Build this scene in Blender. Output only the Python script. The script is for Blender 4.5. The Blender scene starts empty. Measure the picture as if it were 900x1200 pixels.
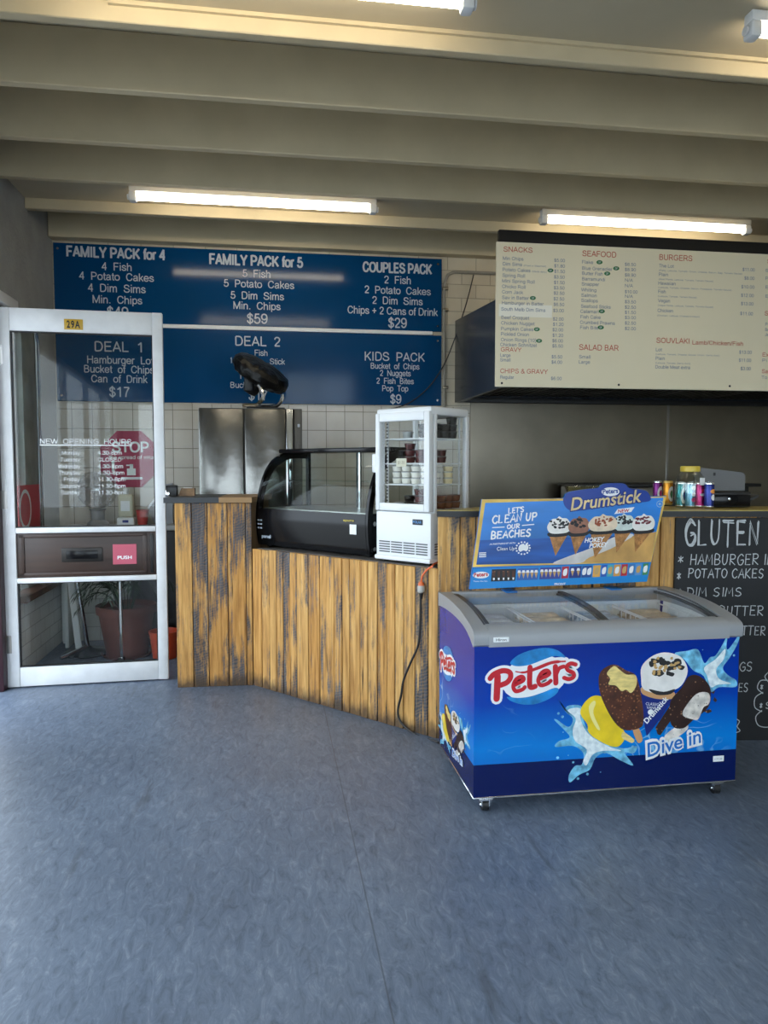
import bpy, bmesh, math, random
from mathutils import Vector as V, Matrix, Euler
R = random.Random(7)
D = bpy.data
SC = bpy.context.scene
COL = SC.collection
PI = math.pi

# ------------------------------------------------------------------ camera
EYE = V((0, 0, 1.25)); FPX = 870.0; YAW = math.radians(8.7); PIT = math.radians(3.6)
cd = D.cameras.new('camera'); cam = D.objects.new('camera', cd); COL.objects.link(cam)
cd.sensor_fit = 'VERTICAL'; cd.sensor_height = 36.0; cd.lens = 36.0*FPX/1200.0
cam.location = EYE; cam.rotation_euler = (PI/2-PIT, 0, -YAW); cd.clip_start = 0.02
SC.camera = cam
CF = V((math.sin(YAW)*math.cos(PIT), math.cos(YAW)*math.cos(PIT), -math.sin(PIT)))
CR = V((math.cos(YAW), -math.sin(YAW), 0)); CU = CR.cross(CF)
def ray(x, y): return CF + CR*((x-450)/FPX) + CU*((600-y)/FPX)
class Plane:
    """a flat surface in the room, addressed by where the survey sight lines meet it"""
    def __init__(s, p, n, up=V((0, 0, 1))):
        s.p = V(p); s.n = V(n).normalized(); s.x = up.cross(s.n).normalized(); s.y = s.n.cross(s.x)
        # n points to the viewer; x to the right when looked at from the front
    def at(s, x, y, off=0.0):
        d = ray(x, y); t = (s.p-EYE).dot(s.n)/d.dot(s.n)
        return EYE + d*t + s.n*off
def onz(x, y, z):
    d = ray(x, y); return EYE + d*((z-EYE.z)/d.z)

# ------------------------------------------------------------------ materials
MATS = {}
def nt(m):
    m.use_nodes = True; return m.node_tree.nodes, m.node_tree.links
def mat(name, c, rough=0.5, metal=0.0, spec=0.5, emit=0, var=0.0, vscale=8.0, bump=0.0, bscale=60.0, stretch=(1, 1, 1), coat=0.0, ecol=None):
    if name in MATS: return MATS[name]
    m = D.materials.new(name); N, L = nt(m); b = N['Principled BSDF']
    b.inputs['Base Color'].default_value = (*c, 1); b.inputs['Roughness'].default_value = rough
    b.inputs['Metallic'].default_value = metal; b.inputs['Specular IOR Level'].default_value = spec
    b.inputs['Coat Weight'].default_value = coat
    if emit:
        b.inputs['Emission Color'].default_value = (*(ecol or c), 1); b.inputs['Emission Strength'].default_value = emit
    if var or bump:
        tc = N.new('ShaderNodeTexCoord'); mp = N.new('ShaderNodeMapping'); mp.inputs['Scale'].default_value = stretch
        L.new(tc.outputs['Object'], mp.inputs[0])
    if var:
        n = N.new('ShaderNodeTexNoise'); n.inputs['Scale'].default_value = vscale; n.inputs['Detail'].default_value = 5
        L.new(mp.outputs[0], n.inputs[0])
        mx = N.new('ShaderNodeMix'); mx.data_type = 'RGBA'
        mx.inputs[6].default_value = (*[max(0, v*(1-var)) for v in c], 1); mx.inputs[7].default_value = (*[min(1, v*(1+var)) for v in c], 1)
        rp = N.new('ShaderNodeMapRange'); rp.inputs[1].default_value = .3; rp.inputs[2].default_value = .7
        L.new(n.outputs[0], rp.inputs[0]); L.new(rp.outputs[0], mx.inputs[0]); L.new(mx.outputs[2], b.inputs['Base Color'])
    if bump:
        n2 = N.new('ShaderNodeTexNoise'); n2.inputs['Scale'].default_value = bscale; n2.inputs['Detail'].default_value = 3
        L.new(mp.outputs[0], n2.inputs[0]); bp = N.new('ShaderNodeBump'); bp.inputs['Strength'].default_value = bump; bp.inputs['Distance'].default_value = .01
        L.new(n2.outputs[0], bp.inputs['Height']); L.new(bp.outputs[0], b.inputs['Normal'])
    MATS[name] = m; return m
def glass(name, tint=(1, 1, 1), refl=1.0, rough=0.0):
    m = D.materials.new(name); N, L = nt(m); N.remove(N['Principled BSDF']); out = N['Material Output']
    t = N.new('ShaderNodeBsdfTransparent'); t.inputs[0].default_value = (*tint, 1)
    g = N.new('ShaderNodeBsdfGlossy'); g.inputs['Roughness'].default_value = rough
    f = N.new('ShaderNodeFresnel'); f.inputs[0].default_value = 1.5
    ge = N.new('ShaderNodeNewGeometry'); io = N.new('ShaderNodeMapRange'); io.inputs[3].default_value = 1.5; io.inputs[4].default_value = 1/1.5
    L.new(ge.outputs['Backfacing'], io.inputs[0]); L.new(io.outputs[0], f.inputs[0])
    k = N.new('ShaderNodeMath'); k.operation = 'MULTIPLY'; k.inputs[1].default_value = refl; k.use_clamp = True
    x = N.new('ShaderNodeMixShader'); L.new(f.outputs[0], k.inputs[0]); L.new(k.outputs[0], x.inputs[0])
    L.new(t.outputs[0], x.inputs[1]); L.new(g.outputs[0], x.inputs[2]); L.new(x.outputs[0], out.inputs[0])
    MATS[name] = m; return m
def ramp(N, stops):
    r = N.new('ShaderNodeValToRGB'); e = r.color_ramp.elements
    while len(e) < len(stops): e.new(.5)
    for i, (p, c) in enumerate(stops): e[i].position = p; e[i].color = (*c, 1)
    return r

def wood_plank():
    m = D.materials.new('reclaimed timber'); N, L = nt(m); b = N['Principled BSDF']
    b.inputs['Roughness'].default_value = .62; b.inputs['Specular IOR Level'].default_value = .3
    tc = N.new('ShaderNodeTexCoord'); at = N.new('ShaderNodeAttribute'); at.attribute_name = 'plank'
    sep = N.new('ShaderNodeSeparateColor'); L.new(at.outputs['Color'], sep.inputs[0])
    def noise(sc, scale, det=6, rough=.6, seedmul=13.0):
        mp = N.new('ShaderNodeMapping'); mp.inputs['Scale'].default_value = sc; L.new(tc.outputs['Object'], mp.inputs[0])
        ad = N.new('ShaderNodeVectorMath'); ad.operation = 'MULTIPLY_ADD'
        L.new(at.outputs['Color'], ad.inputs[0]); ad.inputs[1].default_value = (seedmul,)*3; L.new(mp.outputs[0], ad.inputs[2])
        n = N.new('ShaderNodeTexNoise'); n.inputs['Scale'].default_value = scale; n.inputs['Detail'].default_value = det; n.inputs['Roughness'].default_value = rough
        L.new(ad.outputs[0], n.inputs[0]); return n
    g1 = noise((1, 1, .06), 60, 5)           # long grain
    r1 = ramp(N, [(.25, (.20, .08, .018)), (.5, (.52, .25, .062)), (.75, (.74, .42, .13))]); L.new(g1.outputs[0], r1.inputs[0])
    r2 = ramp(N, [(.25, (.33, .15, .04)), (.55, (.64, .36, .115)), (.8, (.82, .54, .22))]); L.new(g1.outputs[0], r2.inputs[0])
    mx = N.new('ShaderNodeMix'); mx.data_type = 'RGBA'; L.new(sep.outputs[0], mx.inputs[0]); L.new(r1.outputs[0], mx.inputs[6]); L.new(r2.outputs[0], mx.inputs[7])
    # weathered grey patches
    g2 = noise((1, 1, .24), 7.5, 6, .72); g3 = noise((1, 1, .03), 90, 3)
    a = N.new('ShaderNodeMath'); a.operation = 'MULTIPLY_ADD'; a.inputs[1].default_value = .45; L.new(g3.outputs[0], a.inputs[0]); L.new(g2.outputs[0], a.inputs[2])
    a2 = N.new('ShaderNodeMath'); a2.operation = 'MULTIPLY_ADD'; a2.inputs[1].default_value = .21; L.new(sep.outputs[1], a2.inputs[0]); L.new(a.outputs[0], a2.inputs[2])
    mr = N.new('ShaderNodeMapRange'); mr.inputs[1].default_value = .835; mr.inputs[2].default_value = .95; L.new(a2.outputs[0], mr.inputs[0])
    # saw marks
    mpw = N.new('ShaderNodeMapping'); mpw.inputs['Rotation'].default_value = (0, .35, 0); L.new(tc.outputs['Object'], mpw.inputs[0])
    w = N.new('ShaderNodeTexWave'); w.bands_direction = 'Z'; w.inputs['Scale'].default_value = 21; w.inputs['Distortion'].default_value = 9; w.inputs['Detail'].default_value = 3
    L.new(mpw.outputs[0], w.inputs[0])
    ws = N.new('ShaderNodeMapRange'); ws.inputs[1].default_value = .1; ws.inputs[2].default_value = .9; ws.inputs[3].default_value = .84; ws.inputs[4].default_value = 1.0; L.new(w.outputs[1], ws.inputs[0])
    ml = N.new('ShaderNodeMath'); ml.operation = 'MULTIPLY'; L.new(mr.outputs[0], ml.inputs[0]); L.new(ws.outputs[0], ml.inputs[1])
    gr = ramp(N, [(.3, (.026, .027, .031)), (.6, (.078, .083, .098)), (.8, (.20, .205, .22))]); L.new(g3.outputs[0], gr.inputs[0])
    m2 = N.new('ShaderNodeMix'); m2.data_type = 'RGBA'; L.new(ml.outputs[0], m2.inputs[0]); L.new(mx.outputs[2], m2.inputs[6]); L.new(gr.outputs[0], m2.inputs[7])
    # dark splits and knots
    kn = noise((1, 1, .05), 34, 2, .5); kr = N.new('ShaderNodeMapRange'); kr.inputs[1].default_value = .69; kr.inputs[2].default_value = .74; L.new(kn.outputs[0], kr.inputs[0])
    m3 = N.new('ShaderNodeMix'); m3.data_type = 'RGBA'; L.new(kr.outputs[0], m3.inputs[0]); L.new(m2.outputs[2], m3.inputs[6]); m3.inputs[7].default_value = (.03, .02, .012, 1)
    # scuffed foot of the boards (dirt with a ragged edge)
    sz = N.new('ShaderNodeSeparateXYZ'); L.new(tc.outputs['Object'], sz.inputs[0])
    dn = noise((1, 1, .4), 18, 4); da = N.new('ShaderNodeMath'); da.operation = 'MULTIPLY_ADD'; da.inputs[1].default_value = -.16; L.new(dn.outputs[0], da.inputs[0]); L.new(sz.outputs[2], da.inputs[2])
    dr = N.new('ShaderNodeMapRange'); dr.inputs[1].default_value = .0; dr.inputs[2].default_value = -.06; dr.inputs[3].default_value = 0; dr.inputs[4].default_value = .85; L.new(da.outputs[0], dr.inputs[0])
    m4 = N.new('ShaderNodeMix'); m4.data_type = 'RGBA'; L.new(dr.outputs[0], m4.inputs[0]); L.new(m3.outputs[2], m4.inputs[6]); m4.inputs[7].default_value = (.07, .045, .028, 1)
    L.new(m4.outputs[2], b.inputs['Base Color'])
    bp = N.new('ShaderNodeBump'); bp.inputs['Strength'].default_value = .25; bp.inputs['Distance'].default_value = .004; L.new(g3.outputs[0], bp.inputs['Height']); L.new(bp.outputs[0], b.inputs['Normal'])
    MATS['plank'] = m; return m

def floor_mat():
    m = D.materials.new('blue marbled linoleum'); N, L = nt(m); b = N['Principled BSDF']
    tc = N.new('ShaderNodeTexCoord'); mp = N.new('ShaderNodeMapping'); mp.inputs['Scale'].default_value = (1, .36, 1); mp.inputs['Rotation'].default_value = (0, 0, .03)
    L.new(tc.outputs['Object'], mp.inputs[0])
    n = N.new('ShaderNodeTexNoise'); n.inputs['Scale'].default_value = 34; n.inputs['Detail'].default_value = 9; n.inputs['Roughness'].default_value = .72; n.inputs['Distortion'].default_value = 1.2
    L.new(mp.outputs[0], n.inputs[0])
    r = ramp(N, [(.28, (.058, .078, .118)), (.44, (.118, .152, .215)), (.56, (.148, .188, .262)), (.72, (.25, .29, .36))]); L.new(n.outputs[0], r.inputs[0])
    n2 = N.new('ShaderNodeTexNoise'); n2.inputs['Scale'].default_value = 1.4; n2.inputs['Detail'].default_value = 4; L.new(tc.outputs['Object'], n2.inputs[0])
    m2 = N.new('ShaderNodeMix'); m2.data_type = 'RGBA'; m2.blend_type = 'MULTIPLY'; m2.inputs[0].default_value = 1
    r2 = ramp(N, [(.3, (.82, .82, .82)), (.7, (1.08, 1.08, 1.06))]); L.new(n2.outputs[0], r2.inputs[0]); L.new(r.outputs[0], m2.inputs[6]); L.new(r2.outputs[0], m2.inputs[7])
    # dark scuffs
    mp3 = N.new('ShaderNodeMapping'); mp3.inputs['Scale'].default_value = (1, .1, 1); mp3.inputs['Rotation'].default_value = (0, 0, .05); L.new(tc.outputs['Object'], mp3.inputs[0])
    n3 = N.new('ShaderNodeTexNoise'); n3.inputs['Scale'].default_value = 17; n3.inputs['Detail'].default_value = 5; L.new(mp3.outputs[0], n3.inputs[0])
    k = N.new('ShaderNodeMapRange'); k.inputs[1].default_value = .64; k.inputs[2].default_value = .78; k.inputs[4].default_value = .7; L.new(n3.outputs[0], k.inputs[0])
    m3 = N.new('ShaderNodeMix'); m3.data_type = 'RGBA'; L.new(k.outputs[0], m3.inputs[0]); L.new(m2.outputs[2], m3.inputs[6]); m3.inputs[7].default_value = (.05, .055, .065, 1)
    # welded sheet seam
    sx = N.new('ShaderNodeSeparateXYZ'); L.new(tc.outputs['Object'], sx.inputs[0])
    s1 = N.new('ShaderNodeMath'); s1.operation = 'SUBTRACT'; s1.inputs[1].default_value = .263; L.new(sx.outputs[0], s1.inputs[0])
    s2 = N.new('ShaderNodeMath'); s2.operation = 'ABSOLUTE'; L.new(s1.outputs[0], s2.inputs[0])
    s3 = N.new('ShaderNodeMapRange'); s3.inputs[1].default_value = .0028; s3.inputs[2].default_value = .0012; s3.inputs[4].default_value = .6; L.new(s2.outputs[0], s3.inputs[0])
    m4 = N.new('ShaderNodeMix'); m4.data_type = 'RGBA'; L.new(s3.outputs[0], m4.inputs[0]); L.new(m3.outputs[2], m4.inputs[6]); m4.inputs[7].default_value = (.045, .05, .06, 1)
    L.new(m4.outputs[2], b.inputs['Base Color'])
    rr = N.new('ShaderNodeMapRange'); rr.inputs[3].default_value = .30; rr.inputs[4].default_value = .48; L.new(n2.outputs[0], rr.inputs[0]); L.new(rr.outputs[0], b.inputs['Roughness'])
    b.inputs['Specular IOR Level'].default_value = .45
    bp = N.new('ShaderNodeBump'); bp.inputs['Strength'].default_value = .05; L.new(n.outputs[0], bp.inputs['Height']); L.new(bp.outputs[0], b.inputs['Normal'])
    return m

def tile_wall(name, zsplit, tile, c_tile, c_grout, brick=(.22, .1), c_brick=(.62, .58, .48), axis='XZ', only=None):
    m = D.materials.new(name); N, L = nt(m); b = N['Principled BSDF']
    tc = N.new('ShaderNodeTexCoord'); sp = N.new('ShaderNodeSeparateXYZ'); L.new(tc.outputs['Object'], sp.inputs[0])
    cb = N.new('ShaderNodeCombineXYZ'); L.new(sp.outputs['X' if axis == 'XZ' else 'Y'], cb.inputs[0]); L.new(sp.outputs['Z'], cb.inputs[1])
    def bricks(w, h, off, c, g, mort):
        t = N.new('ShaderNodeTexBrick'); t.offset = off; t.inputs['Scale'].default_value = 1
        t.inputs['Brick Width'].default_value = w; t.inputs['Row Height'].default_value = h; t.inputs['Mortar Size'].default_value = mort; t.inputs['Mortar Smooth'].default_value = .15
        t.inputs['Color1'].default_value = (*[v*.94 for v in c], 1); t.inputs['Color2'].default_value = (*[min(1, v*1.04) for v in c], 1); t.inputs['Mortar'].default_value = (*g, 1)
        L.new(cb.outputs[0], t.inputs[0]); return t
    T = bricks(tile, tile, 0, c_tile, c_grout, .0022); B = bricks(brick[0], brick[1], .5, c_brick, [v*.62 for v in c_brick], .003)
    gt = N.new('ShaderNodeMath'); gt.operation = 'GREATER_THAN'; gt.inputs[1].default_value = zsplit; L.new(sp.outputs['Z'], gt.inputs[0])
    mx = N.new('ShaderNodeMix'); mx.data_type = 'RGBA'; L.new(gt.outputs[0], mx.inputs[0]); L.new(T.outputs[0], mx.inputs[6]); L.new(B.outputs[0], mx.inputs[7])
    n = N.new('ShaderNodeTexNoise'); n.inputs['Scale'].default_value = 3; n.inputs['Detail'].default_value = 6; L.new(tc.outputs['Object'], n.inputs[0])
    r = ramp(N, [(.3, (.78, .76, .72)), (.65, (1, 1, 1))]); L.new(n.outputs[0], r.inputs[0])
    mm = N.new('ShaderNodeMix'); mm.data_type = 'RGBA'; mm.blend_type = 'MULTIPLY'; mm.inputs[0].default_value = .8; L.new(mx.outputs[2], mm.inputs[6]); L.new(r.outputs[0], mm.inputs[7])
    L.new(mm.outputs[2], b.inputs['Base Color'])
    rm = N.new('ShaderNodeMapRange'); rm.inputs[3].default_value = .18; rm.inputs[4].default_value = .6; L.new(gt.outputs[0], rm.inputs[0]); L.new(rm.outputs[0], b.inputs['Roughness'])
    h = N.new('ShaderNodeMix'); h.data_type = 'FLOAT'; L.new(gt.outputs[0], h.inputs[0]); L.new(T.outputs[1], h.inputs[2]); L.new(B.outputs[1], h.inputs[3])
    bp = N.new('ShaderNodeBump'); bp.invert = True; bp.inputs['Strength'].default_value = .6; bp.inputs['Distance'].default_value = .004; L.new(h.outputs[0], bp.inputs['Height']); L.new(bp.outputs[0], b.inputs['Normal'])
    return m

def freezer_print(name='printed freezer wrap'):
    m = D.materials.new(name); N, L = nt(m); b = N['Principled BSDF']; b.inputs['Roughness'].default_value = .22; b.inputs['Specular IOR Level'].default_value = .28
    tc = N.new('ShaderNodeTexCoord'); sp = N.new('ShaderNodeSeparateXYZ'); L.new(tc.outputs['Object'], sp.inputs[0])
    z = N.new('ShaderNodeMapRange'); z.inputs[1].default_value = 0; z.inputs[2].default_value = .7; L.new(sp.outputs['Z'], z.inputs[0])
    n = N.new('ShaderNodeTexNoise'); n.inputs['Scale'].default_value = 3.2; n.inputs['Detail'].default_value = 3; n.inputs['Distortion'].default_value = 1.0; L.new(tc.outputs['Object'], n.inputs[0])
    ad = N.new('ShaderNodeMath'); ad.operation = 'MULTIPLY_ADD'; ad.inputs[1].default_value = .10; L.new(n.outputs[0], ad.inputs[0]); L.new(z.outputs[0], ad.inputs[2])
    sb = N.new('ShaderNodeMath'); sb.operation = 'SUBTRACT'; sb.inputs[1].default_value = .05; L.new(ad.outputs[0], sb.inputs[0])
    r = ramp(N, [(.25, (.003, .17, .60)), (.33, (.002, .21, .66)), (.44, (.0015, .13, .55)), (.56, (.001, .05, .40)), (.80, (.001, .025, .28))]); L.new(sb.outputs[0], r.inputs[0])
    # bright caustic threads in the water part of the picture
    mpv = N.new('ShaderNodeMapping'); mpv.inputs['Scale'].default_value = (1, 1, 1.5); L.new(tc.outputs['Object'], mpv.inputs[0])
    nd = N.new('ShaderNodeTexNoise'); nd.inputs['Scale'].default_value = 5; nd.inputs['Detail'].default_value = 2; L.new(mpv.outputs[0], nd.inputs[0])
    va = N.new('ShaderNodeVectorMath'); va.operation = 'MULTIPLY_ADD'; va.inputs[1].default_value = (.8, .8, .8); L.new(nd.outputs[1], va.inputs[0]); L.new(mpv.outputs[0], va.inputs[2])
    v = N.new('ShaderNodeTexVoronoi'); v.feature = 'DISTANCE_TO_EDGE'; v.inputs['Scale'].default_value = 3.6; L.new(va.outputs[0], v.inputs[0])
    vr = N.new('ShaderNodeMapRange'); vr.inputs[1].default_value = .03; vr.inputs[2].default_value = 0; L.new(v.outputs[0], vr.inputs[0])
    n5 = N.new('ShaderNodeTexNoise'); n5.inputs['Scale'].default_value = 2.6; L.new(tc.outputs['Object'], n5.inputs[0])
    nr = N.new('ShaderNodeMapRange'); nr.inputs[1].default_value = .54; nr.inputs[2].default_value = .74; L.new(n5.outputs[0], nr.inputs[0])
    zz = N.new('ShaderNodeMapRange'); zz.inputs[1].default_value = .42; zz.inputs[2].default_value = .30; L.new(sp.outputs['Z'], zz.inputs[0])
    f = N.new('ShaderNodeMath'); f.operation = 'MULTIPLY'; L.new(vr.outputs[0], f.inputs[0]); L.new(zz.outputs[0], f.inputs[1])
    f2 = N.new('ShaderNodeMath'); f2.operation = 'MULTIPLY'; L.new(f.outputs[0], f2.inputs[0]); L.new(nr.outputs[0], f2.inputs[1])
    mx = N.new('ShaderNodeMix'); mx.data_type = 'RGBA'; L.new(f2.outputs[0], mx.inputs[0]); L.new(r.outputs[0], mx.inputs[6]); mx.inputs[7].default_value = (.35, .72, .92, 1)
    lt = N.new('ShaderNodeMath'); lt.operation = 'LESS_THAN'; lt.inputs[1].default_value = .172; L.new(sp.outputs['Z'], lt.inputs[0])
    m2 = N.new('ShaderNodeMix'); m2.data_type = 'RGBA'; L.new(lt.outputs[0], m2.inputs[0]); L.new(mx.outputs[2], m2.inputs[6]); m2.inputs[7].default_value = (.002, .009, .085, 1)
    L.new(m2.outputs[2], b.inputs['Base Color']); return m

def speckle(name, base, dots, scale=60, thr=.35, rough=.35):
    m = D.materials.new(name); N, L = nt(m); b = N['Principled BSDF']; b.inputs['Roughness'].default_value = rough
    tc = N.new('ShaderNodeTexCoord'); v = N.new('ShaderNodeTexVoronoi'); v.inputs['Scale'].default_value = scale; L.new(tc.outputs['Object'], v.inputs[0])
    k = N.new('ShaderNodeMapRange'); k.inputs[1].default_value = thr; k.inputs[2].default_value = thr*.55; L.new(v.outputs[0], k.inputs[0])
    n = N.new('ShaderNodeTexNoise'); n.inputs['Scale'].default_value = scale*.3; n.inputs['Detail'].default_value = 4; L.new(tc.outputs['Object'], n.inputs[0])
    r = ramp(N, [(.3, [c*.55 for c in base]), (.7, [min(1, c*1.5) for c in base])]); L.new(n.outputs[0], r.inputs[0])
    mx = N.new('ShaderNodeMix'); mx.data_type = 'RGBA'; L.new(k.outputs[0], mx.inputs[0]); L.new(r.outputs[0], mx.inputs[6]); mx.inputs[7].default_value = (*dots, 1)
    L.new(mx.outputs[2], b.inputs['Base Color']); MATS[name] = m; return m

PLANK = wood_plank()
M_cream = mat('cream painted timber', (.60, .50, .325), .5, var=.07, vscale=4)
M_ceil = mat('cream ceiling sheet', (.52, .445, .31), .6, var=.05, vscale=3)
M_white = mat('white powder coat', (.78, .79, .80), .35)
M_whitedoor = mat('worn white paint', (.74, .75, .76), .45, var=.08, vscale=9)
M_rubber = mat('black rubber', (.012, .012, .012), .5)
M_black = mat('black gloss', (.006, .006, .007), .14, spec=.22)
M_blackmat = mat('black plastic', (.012, .012, .013), .45)
M_chrome = mat('chrome', (.75, .76, .78), .12, 1)
M_steel = mat('brushed steel', (.30, .29, .275), .28, 1, var=.12, vscale=3, bump=.05, bscale=3)
M_steel2 = mat('dull stainless sheet', (.25, .222, .175), .33, 1, var=.15, vscale=2.5, bump=.04, bscale=2.2)
M_blue = mat('blue acrylic board', (.002, .050, .15), .10, spec=.2)
M_letter = mat('pale grey vinyl lettering', (.50, .55, .62), .5)
M_menu = mat('cream menu board', (.86, .785, .58), .35, var=.02, vscale=2)
M_red = mat('red vinyl', (.55, .10, .05), .5)
M_menutxt = mat('slate vinyl', (.22, .25, .33), .5)
M_green = mat('green sticker', (.015, .17, .05), .5)
M_chalkbd = mat('blackboard', (.006, .0065, .008), .6, var=.3, vscale=6)
M_chalk = mat('chalk', (.52, .54, .55), .9)
M_grey = mat('grey freezer plastic', (.30, .31, .325), .38)
M_pink = mat('pink sticker', (.60, .10, .17), .5)
M_wht = mat('white print', (.85, .87, .88), .45)
M_gold = mat('gold print', (.62, .42, .12), .4)
M_paleglass = mat('frosted print', (.62, .66, .68), .6)
G_clear = glass('clear glass', (.98, .99, .985), .6)
G_lid = glass('freezer lid glass', (.985, .99, .99), .32)
G_door = glass('door glass', (.96, .975, .97), .62)
G_dark = glass('cabinet glass', (.93, .96, .945), .22)

# ------------------------------------------------------------------ mesh builder
class MB:
    def __init__(s): s.bm = bmesh.new(); s.k = 0
    def box(s, lo, hi, bev=0.0, seg=2):
        lo, hi = V(lo), V(hi)
        r = bmesh.ops.create_cube(s.bm, size=1); vs = r['verts']
        for v in vs: v.co = V((lo[i]+(v.co[i]+.5)*(hi[i]-lo[i]) for i in range(3)))
        if bev:
            es = list({e for v in vs for e in v.link_edges})
            bmesh.ops.bevel(s.bm, geom=es, offset=bev, segments=seg, affect='EDGES', profile=.5, clamp_overlap=True)
        return s
    def prism(s, pts, a, b, f):
        """polygon pts (2-D) swept from a to b; f(u, v, w) -> 3-D point"""
        n = len(pts)
        A = [s.bm.verts.new(f(p[0], p[1], a)) for p in pts]; B = [s.bm.verts.new(f(p[0], p[1], b)) for p in pts]
        s.bm.faces.new(A); s.bm.faces.new(B[::-1])
        for i in range(n): s.bm.faces.new((A[i], B[i], B[(i+1) % n], A[(i+1) % n]))
        return s
    def strip(s, pts, a, b, f, t):
        """open profile with thickness t swept from a to b"""
        n = len(pts); out = []
        for i in range(n):
            p = V(pts[max(0, i-1)]).to_2d(); q = V(pts[min(n-1, i+1)]).to_2d(); d = (q-p).normalized(); nn = V((-d.y, d.x))
            out.append(V(pts[i]).to_2d()+nn*t)
        A = [[s.bm.verts.new(f(p[0], p[1], w)) for p in pts] for w in (a, b)]
        B = [[s.bm.verts.new(f(p[0], p[1], w)) for p in out] for w in (a, b)]
        for i in range(n-1):
            s.bm.faces.new((A[0][i], A[0][i+1], A[1][i+1], A[1][i])); s.bm.faces.new((B[0][i], B[1][i], B[1][i+1], B[0][i+1]))
            for w in (0, 1): s.bm.faces.new((A[w][i], B[w][i], B[w][i+1], A[w][i+1]))
        for i in (0, n-1): s.bm.faces.new((A[0][i], A[1][i], B[1][i], B[0][i]))
        return s
    def tube(s, pts, r, seg=8, cap=True):
        pts = [V(p) for p in pts]; rs = r if isinstance(r, (list, tuple)) else [r]*len(pts); rings = []; up = None
        for i, p in enumerate(pts):
            d = (pts[min(i+1, len(pts)-1)]-pts[max(i-1, 0)]).normalized()
            if up is None:
                up = V((0, 0, 1)) if abs(d.z) < .9 else V((1, 0, 0))
            x = d.cross(up).normalized(); y = x.cross(d).normalized(); up = y
            rings.append([s.bm.verts.new(p+(x*math.cos(2*PI*k/seg)+y*math.sin(2*PI*k/seg))*rs[i]) for k in range(seg)])
        for a, b in zip(rings, rings[1:]):
            for k in range(seg): s.bm.faces.new((a[k], a[(k+1) % seg], b[(k+1) % seg], b[k]))
        if cap: s.bm.faces.new(rings[0][::-1]); s.bm.faces.new(rings[-1])
        return s
    def lathe(s, prof, c=(0, 0, 0), seg=24, M=None):
        c = V(c); rings = []
        for r, z in prof:
            if r < 1e-6: rings.append([s.bm.verts.new(V((0, 0, z)))])
            else: rings.append([s.bm.verts.new(V((r*math.cos(2*PI*k/seg), r*math.sin(2*PI*k/seg), z))) for k in range(seg)])
        for a, b in zip(rings, rings[1:]):
            for k in range(seg):
                k2 = (k+1) % seg
                if len(a) == 1 and len(b) == 1: continue
                if len(a) == 1: s.bm.faces.new((a[0], b[k2], b[k]))
                elif len(b) == 1: s.bm.faces.new((a[k], a[k2], b[0]))
                else: s.bm.faces.new((a[k], a[k2], b[k2], b[k]))
        for ring in rings:
            for v in ring: v.co = (M @ v.co if M else v.co)+c
        return s
    def poly(s, pts):
        vs = [s.bm.verts.new(V(p)) for p in pts]
        if len(vs) > 2: s.bm.faces.new(vs)
        return s
    def ribbon(s, pts, w, n, cap=True):
        """flat brush stroke along pts lying in the plane with normal n"""
        n = V(n); s.k = (s.k+1) % 12; lift = n*(s.k*1.6e-5)
        pts = [V(p)+lift for p in pts]; m = len(pts); ws = w if isinstance(w, (list, tuple)) else [w]*m
        prev = None
        for i, p in enumerate(pts):
            d = (pts[min(i+1, m-1)]-pts[max(i-1, 0)])
            if d.length < 1e-9: continue
            x = n.cross(d.normalized())*ws[i]*.5
            cur = (s.bm.verts.new(p+x), s.bm.verts.new(p-x))
            if prev: s.bm.faces.new((prev[0], prev[1], cur[1], cur[0]))
            prev = cur
        if cap:
            for p, ww in ((pts[0], ws[0]), (pts[-1], ws[-1])):
                a = n.orthogonal().normalized(); b = n.cross(a); o = n*7e-6
                s.poly([p+o+(a*math.cos(k*PI/5)+b*math.sin(k*PI/5))*ww*.5 for k in range(10)])
        return s
    def build(s, name, m, parent=None, loc=None, rotz=0, rot=None, smooth=True, rel=False, fixn=True):
        """rel: vertices were given in room coordinates, bring them to the parent's"""
        me = D.meshes.new(name)
        if fixn: bmesh.ops.recalc_face_normals(s.bm, faces=s.bm.faces)
        if rel and parent:
            inv = world(parent).inverted()
            for v in s.bm.verts: v.co = inv @ v.co
        s.bm.to_mesh(me); s.bm.free(); o = D.objects.new(name, me); COL.objects.link(o)
        for mm in (m if isinstance(m, (list, tuple)) else [m]): me.materials.append(mm)
        if smooth:
            for p in me.polygons: p.use_smooth = True
            me.set_sharp_from_angle(angle=math.radians(38))
        if parent: o.parent = parent
        if loc is not None: o.location = loc
        if rot is not None: o.rotation_euler = rot
        elif rotz: o.rotation_euler = (0, 0, rotz)
        return o
def world(o):
    M = Matrix.LocRotScale(o.location, o.rotation_euler, o.scale)
    return world(o.parent) @ M if o.parent else M
def tag(o, label, cat, group=None, kind=None):
    o['label'] = label; o['category'] = cat
    if group: o['group'] = group
    if kind: o['kind'] = kind
    return o
def thing(name, label, cat, loc=(0, 0, 0), rotz=0, group=None):
    o = D.objects.new(name, None); COL.objects.link(o); o.empty_display_size = .1
    o.location = loc; o.rotation_euler = (0, 0, rotz); return tag(o, label, cat, group)
def dup(root, loc, rotz=None, label=None, group=None):
    r = root.copy(); COL.objects.link(r); r.location = loc
    if rotz is not None: r.rotation_euler = (0, 0, rotz)
    if label: r['label'] = label
    if group: r['group'] = group
    for ch in list(root.children):
        c = ch.copy(); COL.objects.link(c); c.parent = r
        for g in list(ch.children):
            d = g.copy(); COL.objects.link(d); d.parent = c
    return r
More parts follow.
